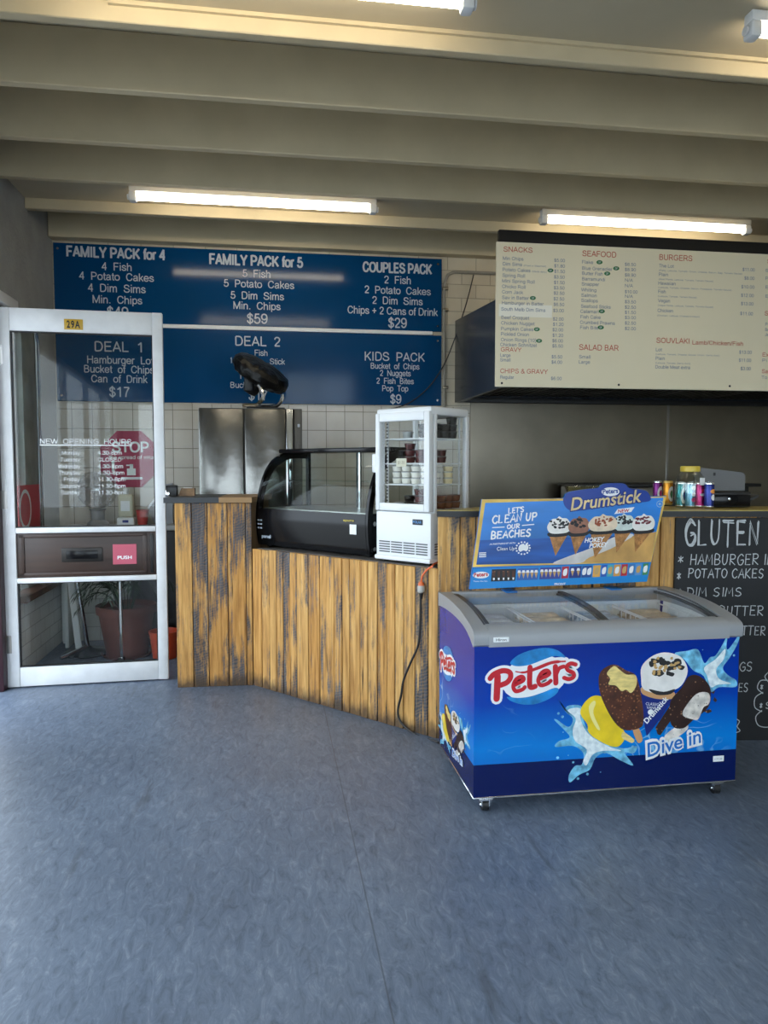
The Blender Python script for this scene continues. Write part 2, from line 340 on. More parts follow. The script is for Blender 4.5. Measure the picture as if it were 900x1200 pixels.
def struct(name, mb, m, parent=None, **k):
    o = mb.build(name, m, parent, **k)
    if not parent: o['kind'] = 'structure'
    return o

# ------------------------------------------------------------------ lettering
def font_mesh(s, offset=0.0, shear=0.0, space=1.0, word=1.0):
    cu = D.curves.new('t', 'FONT'); cu.body = s; cu.size = 1; cu.offset = offset; cu.shear = shear; cu.space_character = space; cu.space_word = word; cu.resolution_u = 3
    ob = D.objects.new('t', cu); COL.objects.link(ob)
    dg = bpy.context.evaluated_depsgraph_get(); dg.update()
    me = D.meshes.new_from_object(ob.evaluated_get(dg))
    vs = [v.co.copy() for v in me.vertices]; fs = [tuple(p.vertices) for p in me.polygons]
    D.objects.remove(ob); D.curves.remove(cu); D.meshes.remove(me)
    return vs, fs
_h = font_mesh('H'); CAP = max(v.y for v in _h[0])
def letters(mb, s, o, X, Y, cap, width=None, offset=0.0, shear=0.0, space=1.0, word=1.0, align='L'):
    """text s with baseline start o along X (up Y), cap height cap, squeezed to width"""
    vs, fs = font_mesh(s, offset, shear, space, word)
    if not vs: return
    x0 = min(v.x for v in vs); x1 = max(v.x for v in vs); k = cap/CAP
    kx = k if width is None else width/(x1-x0)
    sh = {'L': 0, 'C': -(x1-x0)*kx/2, 'R': -(x1-x0)*kx}[align]
    nv = [mb.bm.verts.new(o+X*((v.x-x0)*kx+sh)+Y*(v.y*k)) for v in vs]
    for f in fs:
        try: mb.bm.faces.new([nv[i] for i in f])
        except ValueError: pass
def ptext(mb, pl, s, x0, x1, y, h, off=.0012, tilt=0.0, **k):
    """text on plane pl reaching from sight line x0 to x1 with its baseline at y (at x0) and cap height h"""
    a = pl.at(x0, y, off); b = pl.at(x1, y, off); c = pl.at(x0, y-h, off)
    X = (pl.x*math.cos(tilt)+pl.y*math.sin(tilt)); Y = pl.n.cross(X)
    wt = k.pop('wt', None) or (.19 if k.get('offset', 0) > .02 else .13)
    sans(mb, s, a, X, Y, pl.n, (c-a).dot(pl.y), (b-a).dot(pl.x)/max(.2, math.cos(tilt)), wt=wt)

def cr(pts, n=6, closed=False):
    """smooth curve through 2-D points"""
    P = [V((p[0], p[1], 0)) for p in pts]; m = len(P); out = []
    rng = range(m) if closed else range(m-1)
    for i in rng:
        if closed: a, b, c, d = P[i-1], P[i], P[(i+1) % m], P[(i+2) % m]
        else: a, b, c, d = P[max(0, i-1)], P[i], P[i+1], P[min(m-1, i+2)]
        for k in range(n):
            t = k/n
            q = .5*((2*b)+(c-a)*t+(2*a-5*b+4*c-d)*t*t+(3*b-a-3*c+d)*t**3); out.append((q.x, q.y))
    if not closed: out.append(pts[-1][:2])
    return out
STROKES = {
 'A': [[(0, 0), (.42, 1), (.8, 0)], [(.14, .36), (.68, .36)]],
 'B': [[(.05, 0), (.05, 1), (.5, .95), (.62, .75), (.45, .54), (.05, .5)], [(.05, .5), (.55, .46), (.72, .24), (.5, .02), (.05, 0)]],
 'C': [[(.72, .85), (.45, 1), (.12, .75), (.05, .4), (.25, .04), (.55, 0), (.75, .15)]],
 'D': [[(.08, 0), (.08, 1)], [(0, .98), (.5, .92), (.75, .55), (.55, .1), (0, .02)]],
 'E': [[(.65, .98), (.08, 1), (.08, 0), (.68, .02)], [(.08, .52), (.55, .52)]],
 'F': [[(.65, .98), (.08, 1), (.08, 0)], [(.08, .52), (.55, .52)]],
 'G': [[(.72, .85), (.45, 1), (.12, .75), (.05, .4), (.25, .04), (.55, 0), (.75, .2), (.75, .45), (.45, .45)]],
 'H': [[(.05, 0), (.05, 1)], [(.7, 0), (.7, 1)], [(.05, .5), (.7, .52)]],
 'I': [[(.1, 0), (.1, 1)]],
 'K': [[(.05, 0), (.05, 1)], [(.65, 1), (.07, .45), (.7, 0)]],
 'L': [[(.06, 1), (.06, 0), (.6, .02)]],
 'M': [[(0, 0), (.12, 1), (.42, .3), (.74, 1), (.86, 0)]],
 'N': [[(.05, 0), (.05, 1), (.65, .02), (.68, 1)]],
 'O': [[(.4, 1), (.08, .8), (.05, .3), (.35, 0), (.68, .2), (.75, .7), (.4, 1)]],
 'P': [[(.06, 0), (.06, 1)], [(0, .98), (.5, .98), (.68, .75), (.5, .5), (.06, .46)]],
 'R': [[(.06, 0), (.06, 1)], [(0, .98), (.5, .98), (.66, .76), (.5, .54), (.06, .5), (.7, 0)]],
 'S': [[(.62, .88), (.38, 1), (.1, .84), (.14, .6), (.5, .45), (.64, .22), (.4, 0), (.05, .1)]],
 'T': [[(-.05, 1), (.72, 1)], [(.34, 1), (.34, 0)]],
 'U': [[(.05, 1), (.05, .3), (.3, 0), (.6, .25), (.64, 1)]],
 'V': [[(0, 1), (.35, 0), (.7, 1)]],
 'Y': [[(0, 1), (.35, .5)], [(.7, 1), (.3, 0)]],
 '*': [[(.05, .2), (.6, .75)], [(.6, .2), (.05, .75)], [(.33, .05), (.33, .9)]],
 "'": [[(.1, 1), (.08, .78)]], '-': [[(0, .5), (1.5, .55)]],
}
STRAIGHT = set('AEFHIKLMNTVY*\'-')
ADV = {'I': .36, 'M': 1.12, "'": .3, ' ': .55, '-': 1.8, 'W': 1.2}
def hand(mb, s, o, X, Y, n, h, width=None, w=.006, slant=.0, jit=.03, rnd=None):
    rnd = rnd or R; tot = sum(ADV.get(c, .98) for c in s); kx = h*.86 if width is None else width/tot; x = 0
    for c in s:
        if c in STROKES:
            dy = rnd.uniform(-jit, jit); sc = 1+rnd.uniform(-jit, jit)
            for st in STROKES[c]:
                q = [(px+rnd.uniform(-jit, jit)*.5, py*sc+dy+rnd.uniform(-jit, jit)*.5) for px, py in st]
                q = q if c in STRAIGHT else cr(q, 5)
                pts = [o+X*((x+px)*kx+slant*py*h)+Y*(py*h) for px, py in q]
                mb.ribbon(pts, [w*rnd.uniform(.8, 1.15) for _ in pts], n)
        x += ADV.get(c, .98)
class Many:
    """several separate marks, each built as a mesh of its own"""
    def __init__(s): s.l = []
    def new(s): s.l.append(MB()); return s.l[-1]
    def build(s, *a, **k):
        for m in s.l: m.build(*a, **k)
class Art:
    """flat printing on a plane: 2-D drawing coordinates (u right, v down) to the room"""
    def __init__(s, o, U, Vv, n): s.o, s.U, s.V, s.n = V(o), V(U), V(Vv), V(n).normalized()
    def p(s, u, v, lay): return s.o+s.U*u+s.V*v+s.n*(.0006+.00035*lay)
    def fill(s, pts, lay, m, name, parent, smooth=4):
        mb = MB(); mb.poly([s.p(u, v, lay) for u, v in (cr(pts, smooth, True) if smooth else pts)])
        return mb.build(name, m, parent, smooth=False, rel=True, fixn=False)
    def add(s, mb, pts, lay, smooth=4): mb.poly([s.p(u, v, lay) for u, v in (cr(pts, smooth, True) if smooth else pts)])
    def dot(s, mb, u, v, r, lay, k=8, rv=None): mb.poly([s.p(u+r*math.cos(2*PI*i/k), v+(rv or r)*math.sin(2*PI*i/k), lay) for i in range(k)])
    def line(s, mb, pts, w, lay, smooth=5):
        q = cr(pts, smooth) if smooth and len(pts) > 2 else pts
        kk = s.U.length; ws = [wi*kk for wi in w] if isinstance(w, (list, tuple)) else w*kk
        if isinstance(ws, list): ws = [ws[min(len(ws)-1, int(i*len(ws)/len(q)))] for i in range(len(q))]
        mb.ribbon([s.p(u, v, lay) for u, v in q], ws, s.n)
    def text(s, mb, t, u0, u1, v, h, lay, ang=0, **k):
        X = (s.U*math.cos(ang)-s.V*math.sin(ang)).normalized(); Y = s.n.cross(X)
        letters(mb, t, s.p(u0, v, lay), X, Y, h*s.V.length, (u1-u0)*s.U.length/math.cos(ang), **k)
    def hand(s, mb, t, u0, u1, v, h, lay, ang=0, w=3, **k):
        X = (s.U*math.cos(ang)-s.V*math.sin(ang)).normalized(); Y = s.n.cross(X)
        hand(mb, t, s.p(u0, v, lay), X, Y, s.n, h*s.V.length, (u1-u0)*s.U.length, w=w*s.U.length, **k)

# neat sans letters drawn as strokes: advance, then strokes ('~' = smooth curve)
def G(adv, *st): return (adv, st)
def S_(*p): return ('~', p)
def L_(*p): return ('-', p)
SANS = {
 'A': G(.92, L_((.07, .03), (.46, .95), (.85, .03)), L_((.2, .33), (.72, .33))),
 'B': G(.94, L_((.16, .06), (.16, .94)), S_((.16, .94), (.5, .93), (.68, .86), (.71, .72), (.62, .57), (.45, .53), (.16, .53)), S_((.45, .53), (.68, .48), (.79, .3), (.7, .12), (.5, .06), (.16, .06))),
 'C': G(1.0, S_((.87, .68), (.75, .87), (.52, .94), (.25, .84), (.12, .5), (.24, .16), (.5, .06), (.75, .14), (.89, .36))),
 'D': G(1.0, L_((.16, .06), (.16, .94)), S_((.16, .94), (.5, .94), (.75, .84), (.87, .5), (.75, .16), (.5, .06), (.16, .06))),
 'E': G(.9, L_((.8, .94), (.16, .94), (.16, .06), (.83, .06)), L_((.16, .52), (.75, .52))),
 'F': G(.84, L_((.78, .94), (.16, .94), (.16, 0)), L_((.16, .5), (.7, .5))),
 'G': G(1.08, S_((.88, .72), (.76, .88), (.54, .94), (.26, .84), (.12, .5), (.24, .16), (.52, .06), (.78, .13), (.92, .24)), L_((.92, .2), (.92, .46), (.56, .46))),
 'H': G(1.0, L_((.15, 0), (.15, 1)), L_((.85, 0), (.85, 1)), L_((.15, .53), (.85, .53))),
 'I': G(.4, L_((.2, 0), (.2, 1))),
 'J': G(.72, S_((.56, 1), (.56, .6), (.55, .25), (.46, .09), (.3, .06), (.13, .12), (.08, .3))),
 'K': G(.94, L_((.16, 0), (.16, 1)), L_((.84, .98), (.18, .36)), L_((.38, .56), (.86, .03))),
 'L': G(.78, L_((.16, 1), (.16, .06), (.74, .06))),
 'M': G(1.16, L_((.15, 0), (.15, .97), (.58, .06), (1.01, .97), (1.01, 0))),
 'N': G(1.0, L_((.15, 0), (.15, .95), (.85, .05), (.85, 1))),
 'O': G(1.08, S_((.54, .94), (.24, .83), (.12, .5), (.24, .17), (.54, .06), (.84, .17), (.96, .5), (.84, .83), (.54, .94))),
 'P': G(.92, L_((.16, 0), (.16, 1)), S_((.16, .94), (.52, .93), (.73, .84), (.79, .68), (.7, .5), (.5, .44), (.16, .44))),
 'Q': G(1.08, S_((.54, .94), (.24, .83), (.12, .5), (.24, .17), (.54, .06), (.84, .17), (.96, .5), (.84, .83), (.54, .94)), L_((.62, .26), (.96, -.04))),
 'R': G(1.0, L_((.16, 0), (.16, 1)), S_((.16, .94), (.56, .93), (.77, .85), (.82, .7), (.74, .53), (.54, .47), (.16, .47)), L_((.5, .47), (.68, .34), (.9, .02))),
 'S': G(.93, S_((.78, .7), (.68, .87), (.46, .94), (.23, .88), (.15, .72), (.24, .58), (.46, .52), (.7, .44), (.82, .28), (.72, .12), (.46, .06), (.2, .13), (.1, .33))),
 'T': G(.86, L_((.04, .94), (.82, .94)), L_((.43, .94), (.43, 0))),
 'U': G(1.0, S_((.15, 1), (.15, .62), (.16, .3), (.28, .11), (.5, .06), (.72, .11), (.84, .3), (.85, .62), (.85, 1))),
 'V': G(.92, L_((.06, .98), (.46, .04), (.86, .98))),
 'W': G(1.3, L_((.05, .98), (.35, .04), (.65, .94), (.95, .04), (1.25, .98))),
 'X': G(.92, L_((.08, 0), (.84, 1)), L_((.08, 1), (.84, 0))),
 'Y': G(.92, L_((.06, .98), (.46, .44), (.86, .98)), L_((.46, .44), (.46, 0))),
 'Z': G(.86, L_((.08, .94), (.76, .94), (.08, .06), (.8, .06))),
 'a': G(.78, S_((.12, .52), (.2, .64), (.38, .68), (.56, .62), (.6, .48), (.6, .2), (.66, .02)), S_((.6, .42), (.36, .38), (.16, .32), (.1, .18), (.2, .07), (.36, .06), (.54, .16), (.6, .3))),
 'b': G(.78, L_((.13, 0), (.13, 1)), S_((.13, .4), (.22, .6), (.4, .68), (.6, .6), (.68, .37), (.6, .13), (.4, .06), (.22, .13), (.13, .34))),
 'c': G(.7, S_((.62, .5), (.52, .64), (.36, .68), (.16, .6), (.09, .37), (.16, .13), (.36, .06), (.54, .12), (.64, .27))),
 'd': G(.78, L_((.64, 0), (.64, 1)), S_((.64, .4), (.55, .6), (.37, .68), (.17, .6), (.09, .37), (.17, .13), (.37, .06), (.55, .13), (.64, .34))),
 'e': G(.78, S_((.1, .38), (.67, .38), (.58, .6), (.38, .68), (.17, .6), (.09, .37), (.17, .13), (.4, .06), (.58, .11), (.67, .23))),
 'f': G(.4, S_((.44, .96), (.3, .95), (.22, .85), (.21, .7), (.21, .3), (.21, 0)), L_((.03, .66), (.4, .66))),
 'g': G(.78, S_((.64, .4), (.55, .6), (.37, .68), (.17, .6), (.09, .37), (.17, .13), (.37, .06), (.55, .13), (.64, .34)), S_((.64, .7), (.64, .3), (.63, -.02), (.52, -.2), (.34, -.23), (.13, -.1))),
 'h': G(.78, L_((.13, 0), (.13, 1)), S_((.13, .4), (.22, .6), (.4, .68), (.56, .62), (.62, .46), (.62, .2), (.62, 0))),
 'i': G(.32, L_((.16, 0), (.16, .72)), L_((.16, .88), (.16, 1))),
 'j': G(.32, S_((.17, .72), (.17, .3), (.16, -.08), (.1, -.2), (-.05, -.22)), L_((.17, .88), (.17, 1))),
 'k': G(.7, L_((.13, 0), (.13, 1)), L_((.6, .7), (.15, .27)), L_((.3, .42), (.64, .02))),
 'l': G(.32, L_((.16, 0), (.16, 1))),
 'm': G(1.14, L_((.13, 0), (.13, .72)), S_((.13, .4), (.2, .6), (.36, .68), (.5, .62), (.55, .46), (.55, .2), (.55, 0)), S_((.55, .4), (.63, .6), (.8, .68), (.94, .62), (.98, .46), (.98, .2), (.98, 0))),
 'n': G(.78, L_((.13, 0), (.13, .72)), S_((.13, .4), (.22, .6), (.4, .68), (.56, .62), (.62, .46), (.62, .2), (.62, 0))),
 'o': G(.78, S_((.39, .68), (.17, .6), (.09, .37), (.17, .13), (.39, .06), (.61, .13), (.69, .37), (.61, .6), (.39, .68))),
 'p': G(.78, L_((.13, -.26), (.13, .72)), S_((.13, .4), (.22, .6), (.4, .68), (.6, .6), (.68, .37), (.6, .13), (.4, .06), (.22, .13), (.13, .34))),
 'q': G(.78, L_((.64, -.26), (.64, .72)), S_((.64, .4), (.55, .6), (.37, .68), (.17, .6), (.09, .37), (.17, .13), (.37, .06), (.55, .13), (.64, .34))),
 'r': G(.48, L_((.13, 0), (.13, .72)), S_((.13, .38), (.18, .58), (.3, .67), (.46, .66))),
 's': G(.7, S_((.58, .5), (.5, .63), (.33, .68), (.16, .62), (.13, .5), (.22, .42), (.44, .34), (.6, .25), (.56, .11), (.34, .06), (.16, .1), (.08, .24))),
 't': G(.4, S_((.2, .92), (.2, .6), (.2, .2), (.25, .08), (.4, .05)), L_((.03, .66), (.39, .66))),
 'u': G(.78, L_((.64, 0), (.64, .72)), S_((.14, .72), (.14, .5), (.15, .2), (.24, .08), (.38, .06), (.56, .14), (.64, .32))),
 'v': G(.7, L_((.05, .7), (.35, .04), (.65, .7))),
 'w': G(1.0, L_((.05, .7), (.27, .04), (.5, .66), (.73, .04), (.95, .7))),
 'x': G(.7, L_((.06, 0), (.64, .72)), L_((.06, .72), (.64, 0))),
 'y': G(.7, L_((.05, .7), (.36, .06)), S_((.65, .7), (.36, .02), (.26, -.17), (.16, -.23), (.05, -.2))),
 'z': G(.7, L_((.07, .66), (.6, .66), (.07, .06), (.63, .06))),
 '0': G(.78, S_((.39, .94), (.18, .84), (.09, .5), (.18, .16), (.39, .06), (.6, .16), (.69, .5), (.6, .84), (.39, .94))),
 '1': G(.78, L_((.47, 0), (.47, .97)), L_((.45, .93), (.32, .8), (.16, .72))),
 '2': G(.78, S_((.11, .7), (.18, .87), (.38, .94), (.58, .87), (.65, .7), (.55, .5), (.3, .28), (.13, .08)), L_((.1, .06), (.68, .06))),
 '3': G(.78, S_((.11, .73), (.2, .88), (.37, .94), (.56, .87), (.62, .72), (.54, .57), (.34, .52)), S_((.34, .52), (.58, .47), (.68, .3), (.58, .12), (.38, .06), (.18, .12), (.09, .3))),
 '4': G(.78, L_((.53, 0), (.53, .95), (.08, .3), (.7, .3))),
 '5': G(.78, L_((.62, .93), (.22, .93), (.15, .47)), S_((.15, .47), (.37, .6), (.58, .54), (.68, .34), (.58, .12), (.37, .06), (.17, .12), (.09, .28))),
 '6': G(.78, S_((.65, .73), (.57, .88), (.4, .94), (.19, .83), (.1, .5), (.16, .17), (.38, .06), (.59, .13), (.68, .32), (.6, .52), (.4, .59), (.2, .51), (.11, .34))),
 '7': G(.78, L_((.1, .93), (.67, .93)), S_((.67, .91), (.48, .65), (.35, .35), (.29, 0))),
 '8': G(.78, S_((.39, .94), (.2, .87), (.14, .72), (.22, .58), (.39, .52), (.56, .58), (.64, .72), (.58, .87), (.39, .94)), S_((.39, .52), (.17, .45), (.09, .28), (.19, .12), (.39, .06), (.59, .12), (.69, .28), (.61, .45), (.39, .52))),
 '9': G(.78, S_((.12, .27), (.21, .12), (.37, .06), (.58, .17), (.68, .5), (.61, .83), (.39, .94), (.18, .87), (.1, .67), (.18, .48), (.38, .41), (.57, .49), (.67, .66))),
 '$': G(.78, S_((.65, .7), (.56, .86), (.39, .92), (.2, .86), (.13, .71), (.22, .58), (.4, .51), (.58, .43), (.68, .28), (.58, .12), (.39, .06), (.18, .13), (.1, .3)), L_((.39, 1.06), (.39, -.08))),
 '.': G(.38, L_((.19, 0), (.19, .13))), ',': G(.38, L_((.19, .12), (.19, .02), (.13, -.14))), '-': G(.46, L_((.06, .38), (.4, .38))),
 '+': G(.82, L_((.41, .14), (.41, .78)), L_((.09, .46), (.73, .46))), '/': G(.4, L_((.02, -.02), (.38, 1.02))),
 '(': G(.46, S_((.38, 1.03), (.2, .75), (.14, .38), (.2, .02), (.38, -.28))), ')': G(.46, S_((.08, 1.03), (.26, .75), (.32, .38), (.26, .02), (.08, -.28))),
 '&': G(.93, S_((.86, .04), (.55, .42), (.3, .74), (.34, .91), (.48, .94), (.6, .84), (.54, .68), (.24, .46), (.13, .26), (.26, .08), (.5, .08), (.72, .26), (.8, .44))),
 ' ': G(.40),
}
def sans(mb, s, o, X, Y, n, cap, width=None, wt=.13, align='L'):
    tot = sum(SANS[c][0] for c in s); kx = cap if width is None else width/tot
    x = {'L': 0, 'C': -tot/2, 'R': -tot}[align]; w = wt*cap
    for c in s:
        adv, st = SANS[c]
        for kind, pts in st:
            def P(q): return o+X*((x+q[0])*kx)+Y*(q[1]*cap)
            if kind == '~':
                mb.ribbon([P(q) for q in cr(list(pts), 4 if cap > .03 else 2)], w, n, cap=False)
            else:
                for i in range(len(pts)-1):
                    a, b = P(pts[i]), P(pts[i+1]); d = (b-a).normalized()*w*.28
                    if i > 0: a = a-d
                    if i < len(pts)-2: b = b+d
                    mb.ribbon([a, b], w, n, cap=False)
        x += adv

# ================================================================== THE SETTING
XL, YB, XR, YF, ZC = -1.47, 5.5, 4.6, -2.3, 3.06
struct('floor', MB().box((XL-.12, YF-.12, -.05), (XR+.12, YB+.12, 0)), floor_mat(), smooth=False)
struct('ceiling', MB().box((XL-.12, YF-.12, ZC), (XR+.12, YB+.12, ZC+.1)), M_ceil, smooth=False)
M_back = tile_wall('tiled and brick back wall', 1.69, .137, (.56, .51, .43), (.20, .17, .13), c_brick=(.60, .54, .42))
struct('wall_back', MB().box((XL-.12, YB, 0), (XR+.12, YB+.12, ZC)), M_back, smooth=False)
M_wallgrey = mat('grey rendered wall', (.30, .30, .29), .7, var=.12, vscale=5, bump=.3, bscale=40)
M_dado = tile_wall('white painted brick', -5, .1, (.6, .6, .6), (.3, .3, .3), brick=(.20, .085), c_brick=(.76, .77, .76), axis='YZ')
M_dadob = tile_wall('white painted back brick', -5, .1, (.6, .6, .6), (.3, .3, .3), brick=(.22, .10), c_brick=(.74, .75, .74))
w = MB()
w.box((XL-.12, YF, 2.13), (XL, YB, ZC))
for a, b in ((YF, -1.9), (3.28, 3.42), (4.42, 4.52), (5.02, YB)): w.box((XL-.12, a, .46), (XL, b, 2.13))
struct('wall_left', w, M_wallgrey, smooth=False)
w = MB()
for a, b in ((YF, 3.42), (4.42, YB)): w.box((XL-.12, a, 0), (XL, b, .46))
struct('wall_left', w, M_dado, smooth=False)
M_brownsill = mat('brown stained sill', (.085, .04, .025), .4, var=.3, vscale=10)
struct('trim_1', MB().box((XL-.02, 4.46, .46), (XL+.09, 5.46, .50), .004), M_brownsill)
struct('trim_2', MB().box((XL+.02, 5.42, 0), (XL+.075, 5.485, .79), .006), M_white)
# maroon door jamb
M_maroon = mat('maroon painted timber', (.035, .008, .013), .4)
struct('trim_3', MB().box((XL-.06, 4.30, 0), (XL+.006, 4.42, 2.13), .005).box((XL-.06, 3.42, 0), (XL+.006, 3.5, 2.13), .005), M_maroon)
struct('trim_4', MB().box((XL-.06, 3.42, 2.13), (XL+.05, 4.60, 2.19), .006), M_white)
def window(name, y0, y1, z0, z1, muls):
    f = MB()
    for a, b in ((z0, z0+.04), (z1-.04, z1)): f.box((XL-.09, y0, a), (XL-.04, y1, b))
    for y in [y0+.02]+muls+[y1-.02]: f.box((XL-.09, y-.02, z0+.04), (XL-.04, y+.02, z1-.04))
    o = struct(name, f, M_white)
    MB().box((XL-.068, y0+.04, z0+.04), (XL-.062, y1-.04, z1-.04)).build('pane', G_clear, o)
    return o
window('window_1', 4.52, 4.78, .50, 2.13, [])
struct('trim_20', MB().box((XL-.12, 4.78, .46), (XL+.004, 5.02, 2.13), .004), mat('grey green panel', (.20, .22, .20), .5, var=.25, vscale=7))
for i_, (y_, r_) in enumerate(((5.035, .012), (5.085, .008))): struct('trim_%d' % (21+i_), MB().tube([(XL+.01, y_, .50), (XL+.01, y_, 2.02), (XL+.01, y_-.03, 2.10), (XL+.01, y_-.09, 2.13)], r_, 10), M_chrome)
struct('trim_23', MB().box((XL, 5.49, 0), (-.97, 5.4995, .79)), M_dadob, smooth=False)
window('window_2', -1.9, 3.28, .50, 2.13, [-.6, .7, 2.0])
# street front behind the viewer
w = MB()
w.box((XL, YF-.12, 0), (XR, YF, .5)); w.box((XL, YF-.12, 2.12), (XR, YF, 2.25)); w.box((XL, YF-.12, 2.85), (XR, YF, ZC))
for a, b in ((XL, -1.3), (3.7, XR)): w.box((a, YF-.12, .5), (b, YF, 2.12))
for a, b in ((XL, .15), (1.5, XR)): w.box((a, YF-.12, 2.25), (b, YF, 2.85))
struct('wall_front', w, M_wallgrey, smooth=False)
f = MB()
for x in (-1.28, .35, 2.0, 3.68): f.box((x-.025, YF-.09, .5), (x+.025, YF-.04, 2.12))
for x in (.17, .82, 1.48): f.box((x-.02, YF-.09, 2.25), (x+.02, YF-.04, 2.85))
o = struct('window_3', f, M_white)
MB().box((-1.26, YF-.068, .5), (3.66, YF-.062, 2.12)).build('pane', G_clear, o)
struct('wall_right', MB().box((XR, YF-.12, 0), (XR+.12, YB, ZC)), mat('cream wall', (.5, .47, .4), .7), smooth=False)
# ceiling joists and flush sheets between them
n = 5
for y in (2.85, 3.345, 3.885, 4.41, 4.93, 5.41):
    last = y > 5.3
    struct('trim_%d' % n, MB().box((XL, y, 2.795 if last else 2.82), (XR, 5.4995 if last else y+.045, ZC), .004, 1), M_cream); n += 1
struct('trim_%d' % n, MB().box((XL, YF, 2.89), (XR, 2.85, 2.905)), M_ceil, smooth=False); n += 1
struct('trim_%d' % n, MB().box((XL, 4.455, 2.885), (XR, 4.93, 2.90)), M_ceil, smooth=False); n += 1
struct('trim_%d' % n, MB().box((-.55, 2.835, 2.875), (XR, 2.85, 2.89)), M_cream, smooth=False); n += 1

# fluorescent battens
M_tube = mat('lit fluorescent tube', (1, .97, .9), .5, emit=19.0, ecol=(1, .90, .70))
def batten(x, y, z, label):
    t = thing('fluorescent_light', label, 'ceiling light', (x, y, z), 0, 'fluorescent battens on the ceiling')
    MB().box((-.73, -.026, -.038), (.73, .026, 0), .006).build('housing', M_white, t)
    MB().tube([(-.69, 0, -.066), (.69, 0, -.066)], .0165, 16).build('tube', M_tube, t)
    for s in (-1, 1):
        e = MB().box((s*.71-.022, -.028, -.094), (s*.71+.022, .028, -.036), .01).build('lamp_holder', M_white, t)
        MB().tube([(s*.735, 0, -.066), (s*.742, 0, -.066)], .017, 12).build('end_cap', M_white, e)
    return t
lz = 2.885
L0 = batten(-.07, 4.63, lz, 'lit fluorescent batten above the blue boards')
dup(L0, (2.46, 4.66, lz), label='lit fluorescent batten above the cream menu board')
dup(L0, (-.03, 2.57, 2.89), label='lit fluorescent batten whose lower edge shows at the top of the photo')
dup(L0, (2.46, 2.57, 2.89), label='fluorescent batten cut off by the photo so that only its end shows')

# ================================================================== MENU BOARDS
PB = Plane((0, 5.486, 0), (0, -1, 0))
a, b = PB.at(62, 284), PB.at(517, 475.5); zr = PB.at(350, 386.5).z
BX0, BX1 = a.x, b.x; BT, BB = a.z, b.z
def board(name, label, x0, x1, z0, z1, m, y=5.486, th=.012, cat='menu board'):
    t = thing(name, label, cat, ((x0+x1)/2, y, z0))
    MB().box((x0, y, z0), (x1, y+th, z1), .0015, 1).build('panel', m, t, rel=True)
    s = MB()
    for x in (x0+.03, x1-.03):
        for z in (z0+.04, z1-.04):
            s.tube([(x, y, z), (x, y-.006, z)], .008, 10)
    s.build('screw', M_chrome, t, rel=True)
    return t
B1 = board('menu_board', 'blue board of family and couples packs, high on the back wall', BX0, BX1, zr+.014, BT, M_blue)
B2 = board('menu_board', 'blue board of deals and kids pack, under the white rail', BX0, BX1, BB, zr-.014, M_blue)
MB().box((BX0, 5.474, zr-.014), (BX1-.07, 5.4995, zr+.014), .004).build('rail', M_white, B2, rel=True)
def block(par, name, rows, pl=PB, m=M_letter, **k):
    for r in rows:
        mb = MB(); ptext(mb, pl, *r, **k); mb.build(name, m, par, smooth=False, rel=True, fixn=False)
wl = dict(word=1.25)
for hd, rows in (
    (('FAMILY PACK for 4', 77.5, 194, 300.4, 12.5), [('4  Fish', 119, 155, 316.5, 9.3), ('4  Potato  Cakes', 92.7, 180.6, 327.3, 9.3), ('4  Dim  Sims', 103, 171, 341.5, 9.5), ('Min.  Chips', 108, 167, 355, 9.3), ('$49', 125, 151, 371.5, 12.5)]),
    (('FAMILY PACK for 5', 245, 355, 309.5, 12.5), [('5  Fish', 284, 317.5, 324.6, 9), ('5  Potato  Cakes', 262, 345, 336, 9), ('5  Dim  Sims', 270, 333, 350, 9), ('Min.  Chips', 273, 329, 362, 9), ('$59', 289, 314, 379, 12)]),
    (('COUPLES PACK', 425, 506, 318.5, 12), [('2  Fish', 450, 482, 332, 9), ('2  Potato  Cakes', 427, 505, 343.5, 9), ('2  Dim  Sims', 436, 495.5, 356, 9), ('Chips + 2 Cans of Drink', 407, 513, 367.2, 9), ('$29', 454.6, 477, 384, 12)])):
    block(B1, 'heading', [hd], offset=.028)
    block(B1, 'menu_text', rows, offset=.004)
for rows in (
    [('DEAL  1', 110, 169, 411.7, 12), ('Hamburger  Lot', 101.7, 180, 425.7, 9), ('Bucket  of  Chips', 98, 181, 436.5, 9), ('Can  of  Drink', 106.7, 173, 448, 9), ('$17', 127.7, 152.7, 465, 12)],
    [('DEAL  2', 274.8, 329, 405, 11.5), ('Fish', 298, 314, 416.8, 7), ('1', 270, 272, 425.5, 7), ('Stick', 316, 334, 427, 7), ('1', 281, 283, 444, 7), ('Bucket', 269.5, 297, 454.5, 7), ('$17', 291, 314, 469, 12)],
    [('KIDS  PACK', 426.6, 498, 422.5, 10.5), ('Bucket  of  Chips', 434, 491.6, 432, 7), ('2  Nuggets', 445, 481.5, 440.5, 7), ('2  Fish  Bites', 441, 485, 449.6, 7), ('Pop  Top', 447.5, 478.5, 458.4, 7), ('$9', 457, 470.5, 473, 11)]):
    block(B2, 'menu_text', rows, offset=.004)

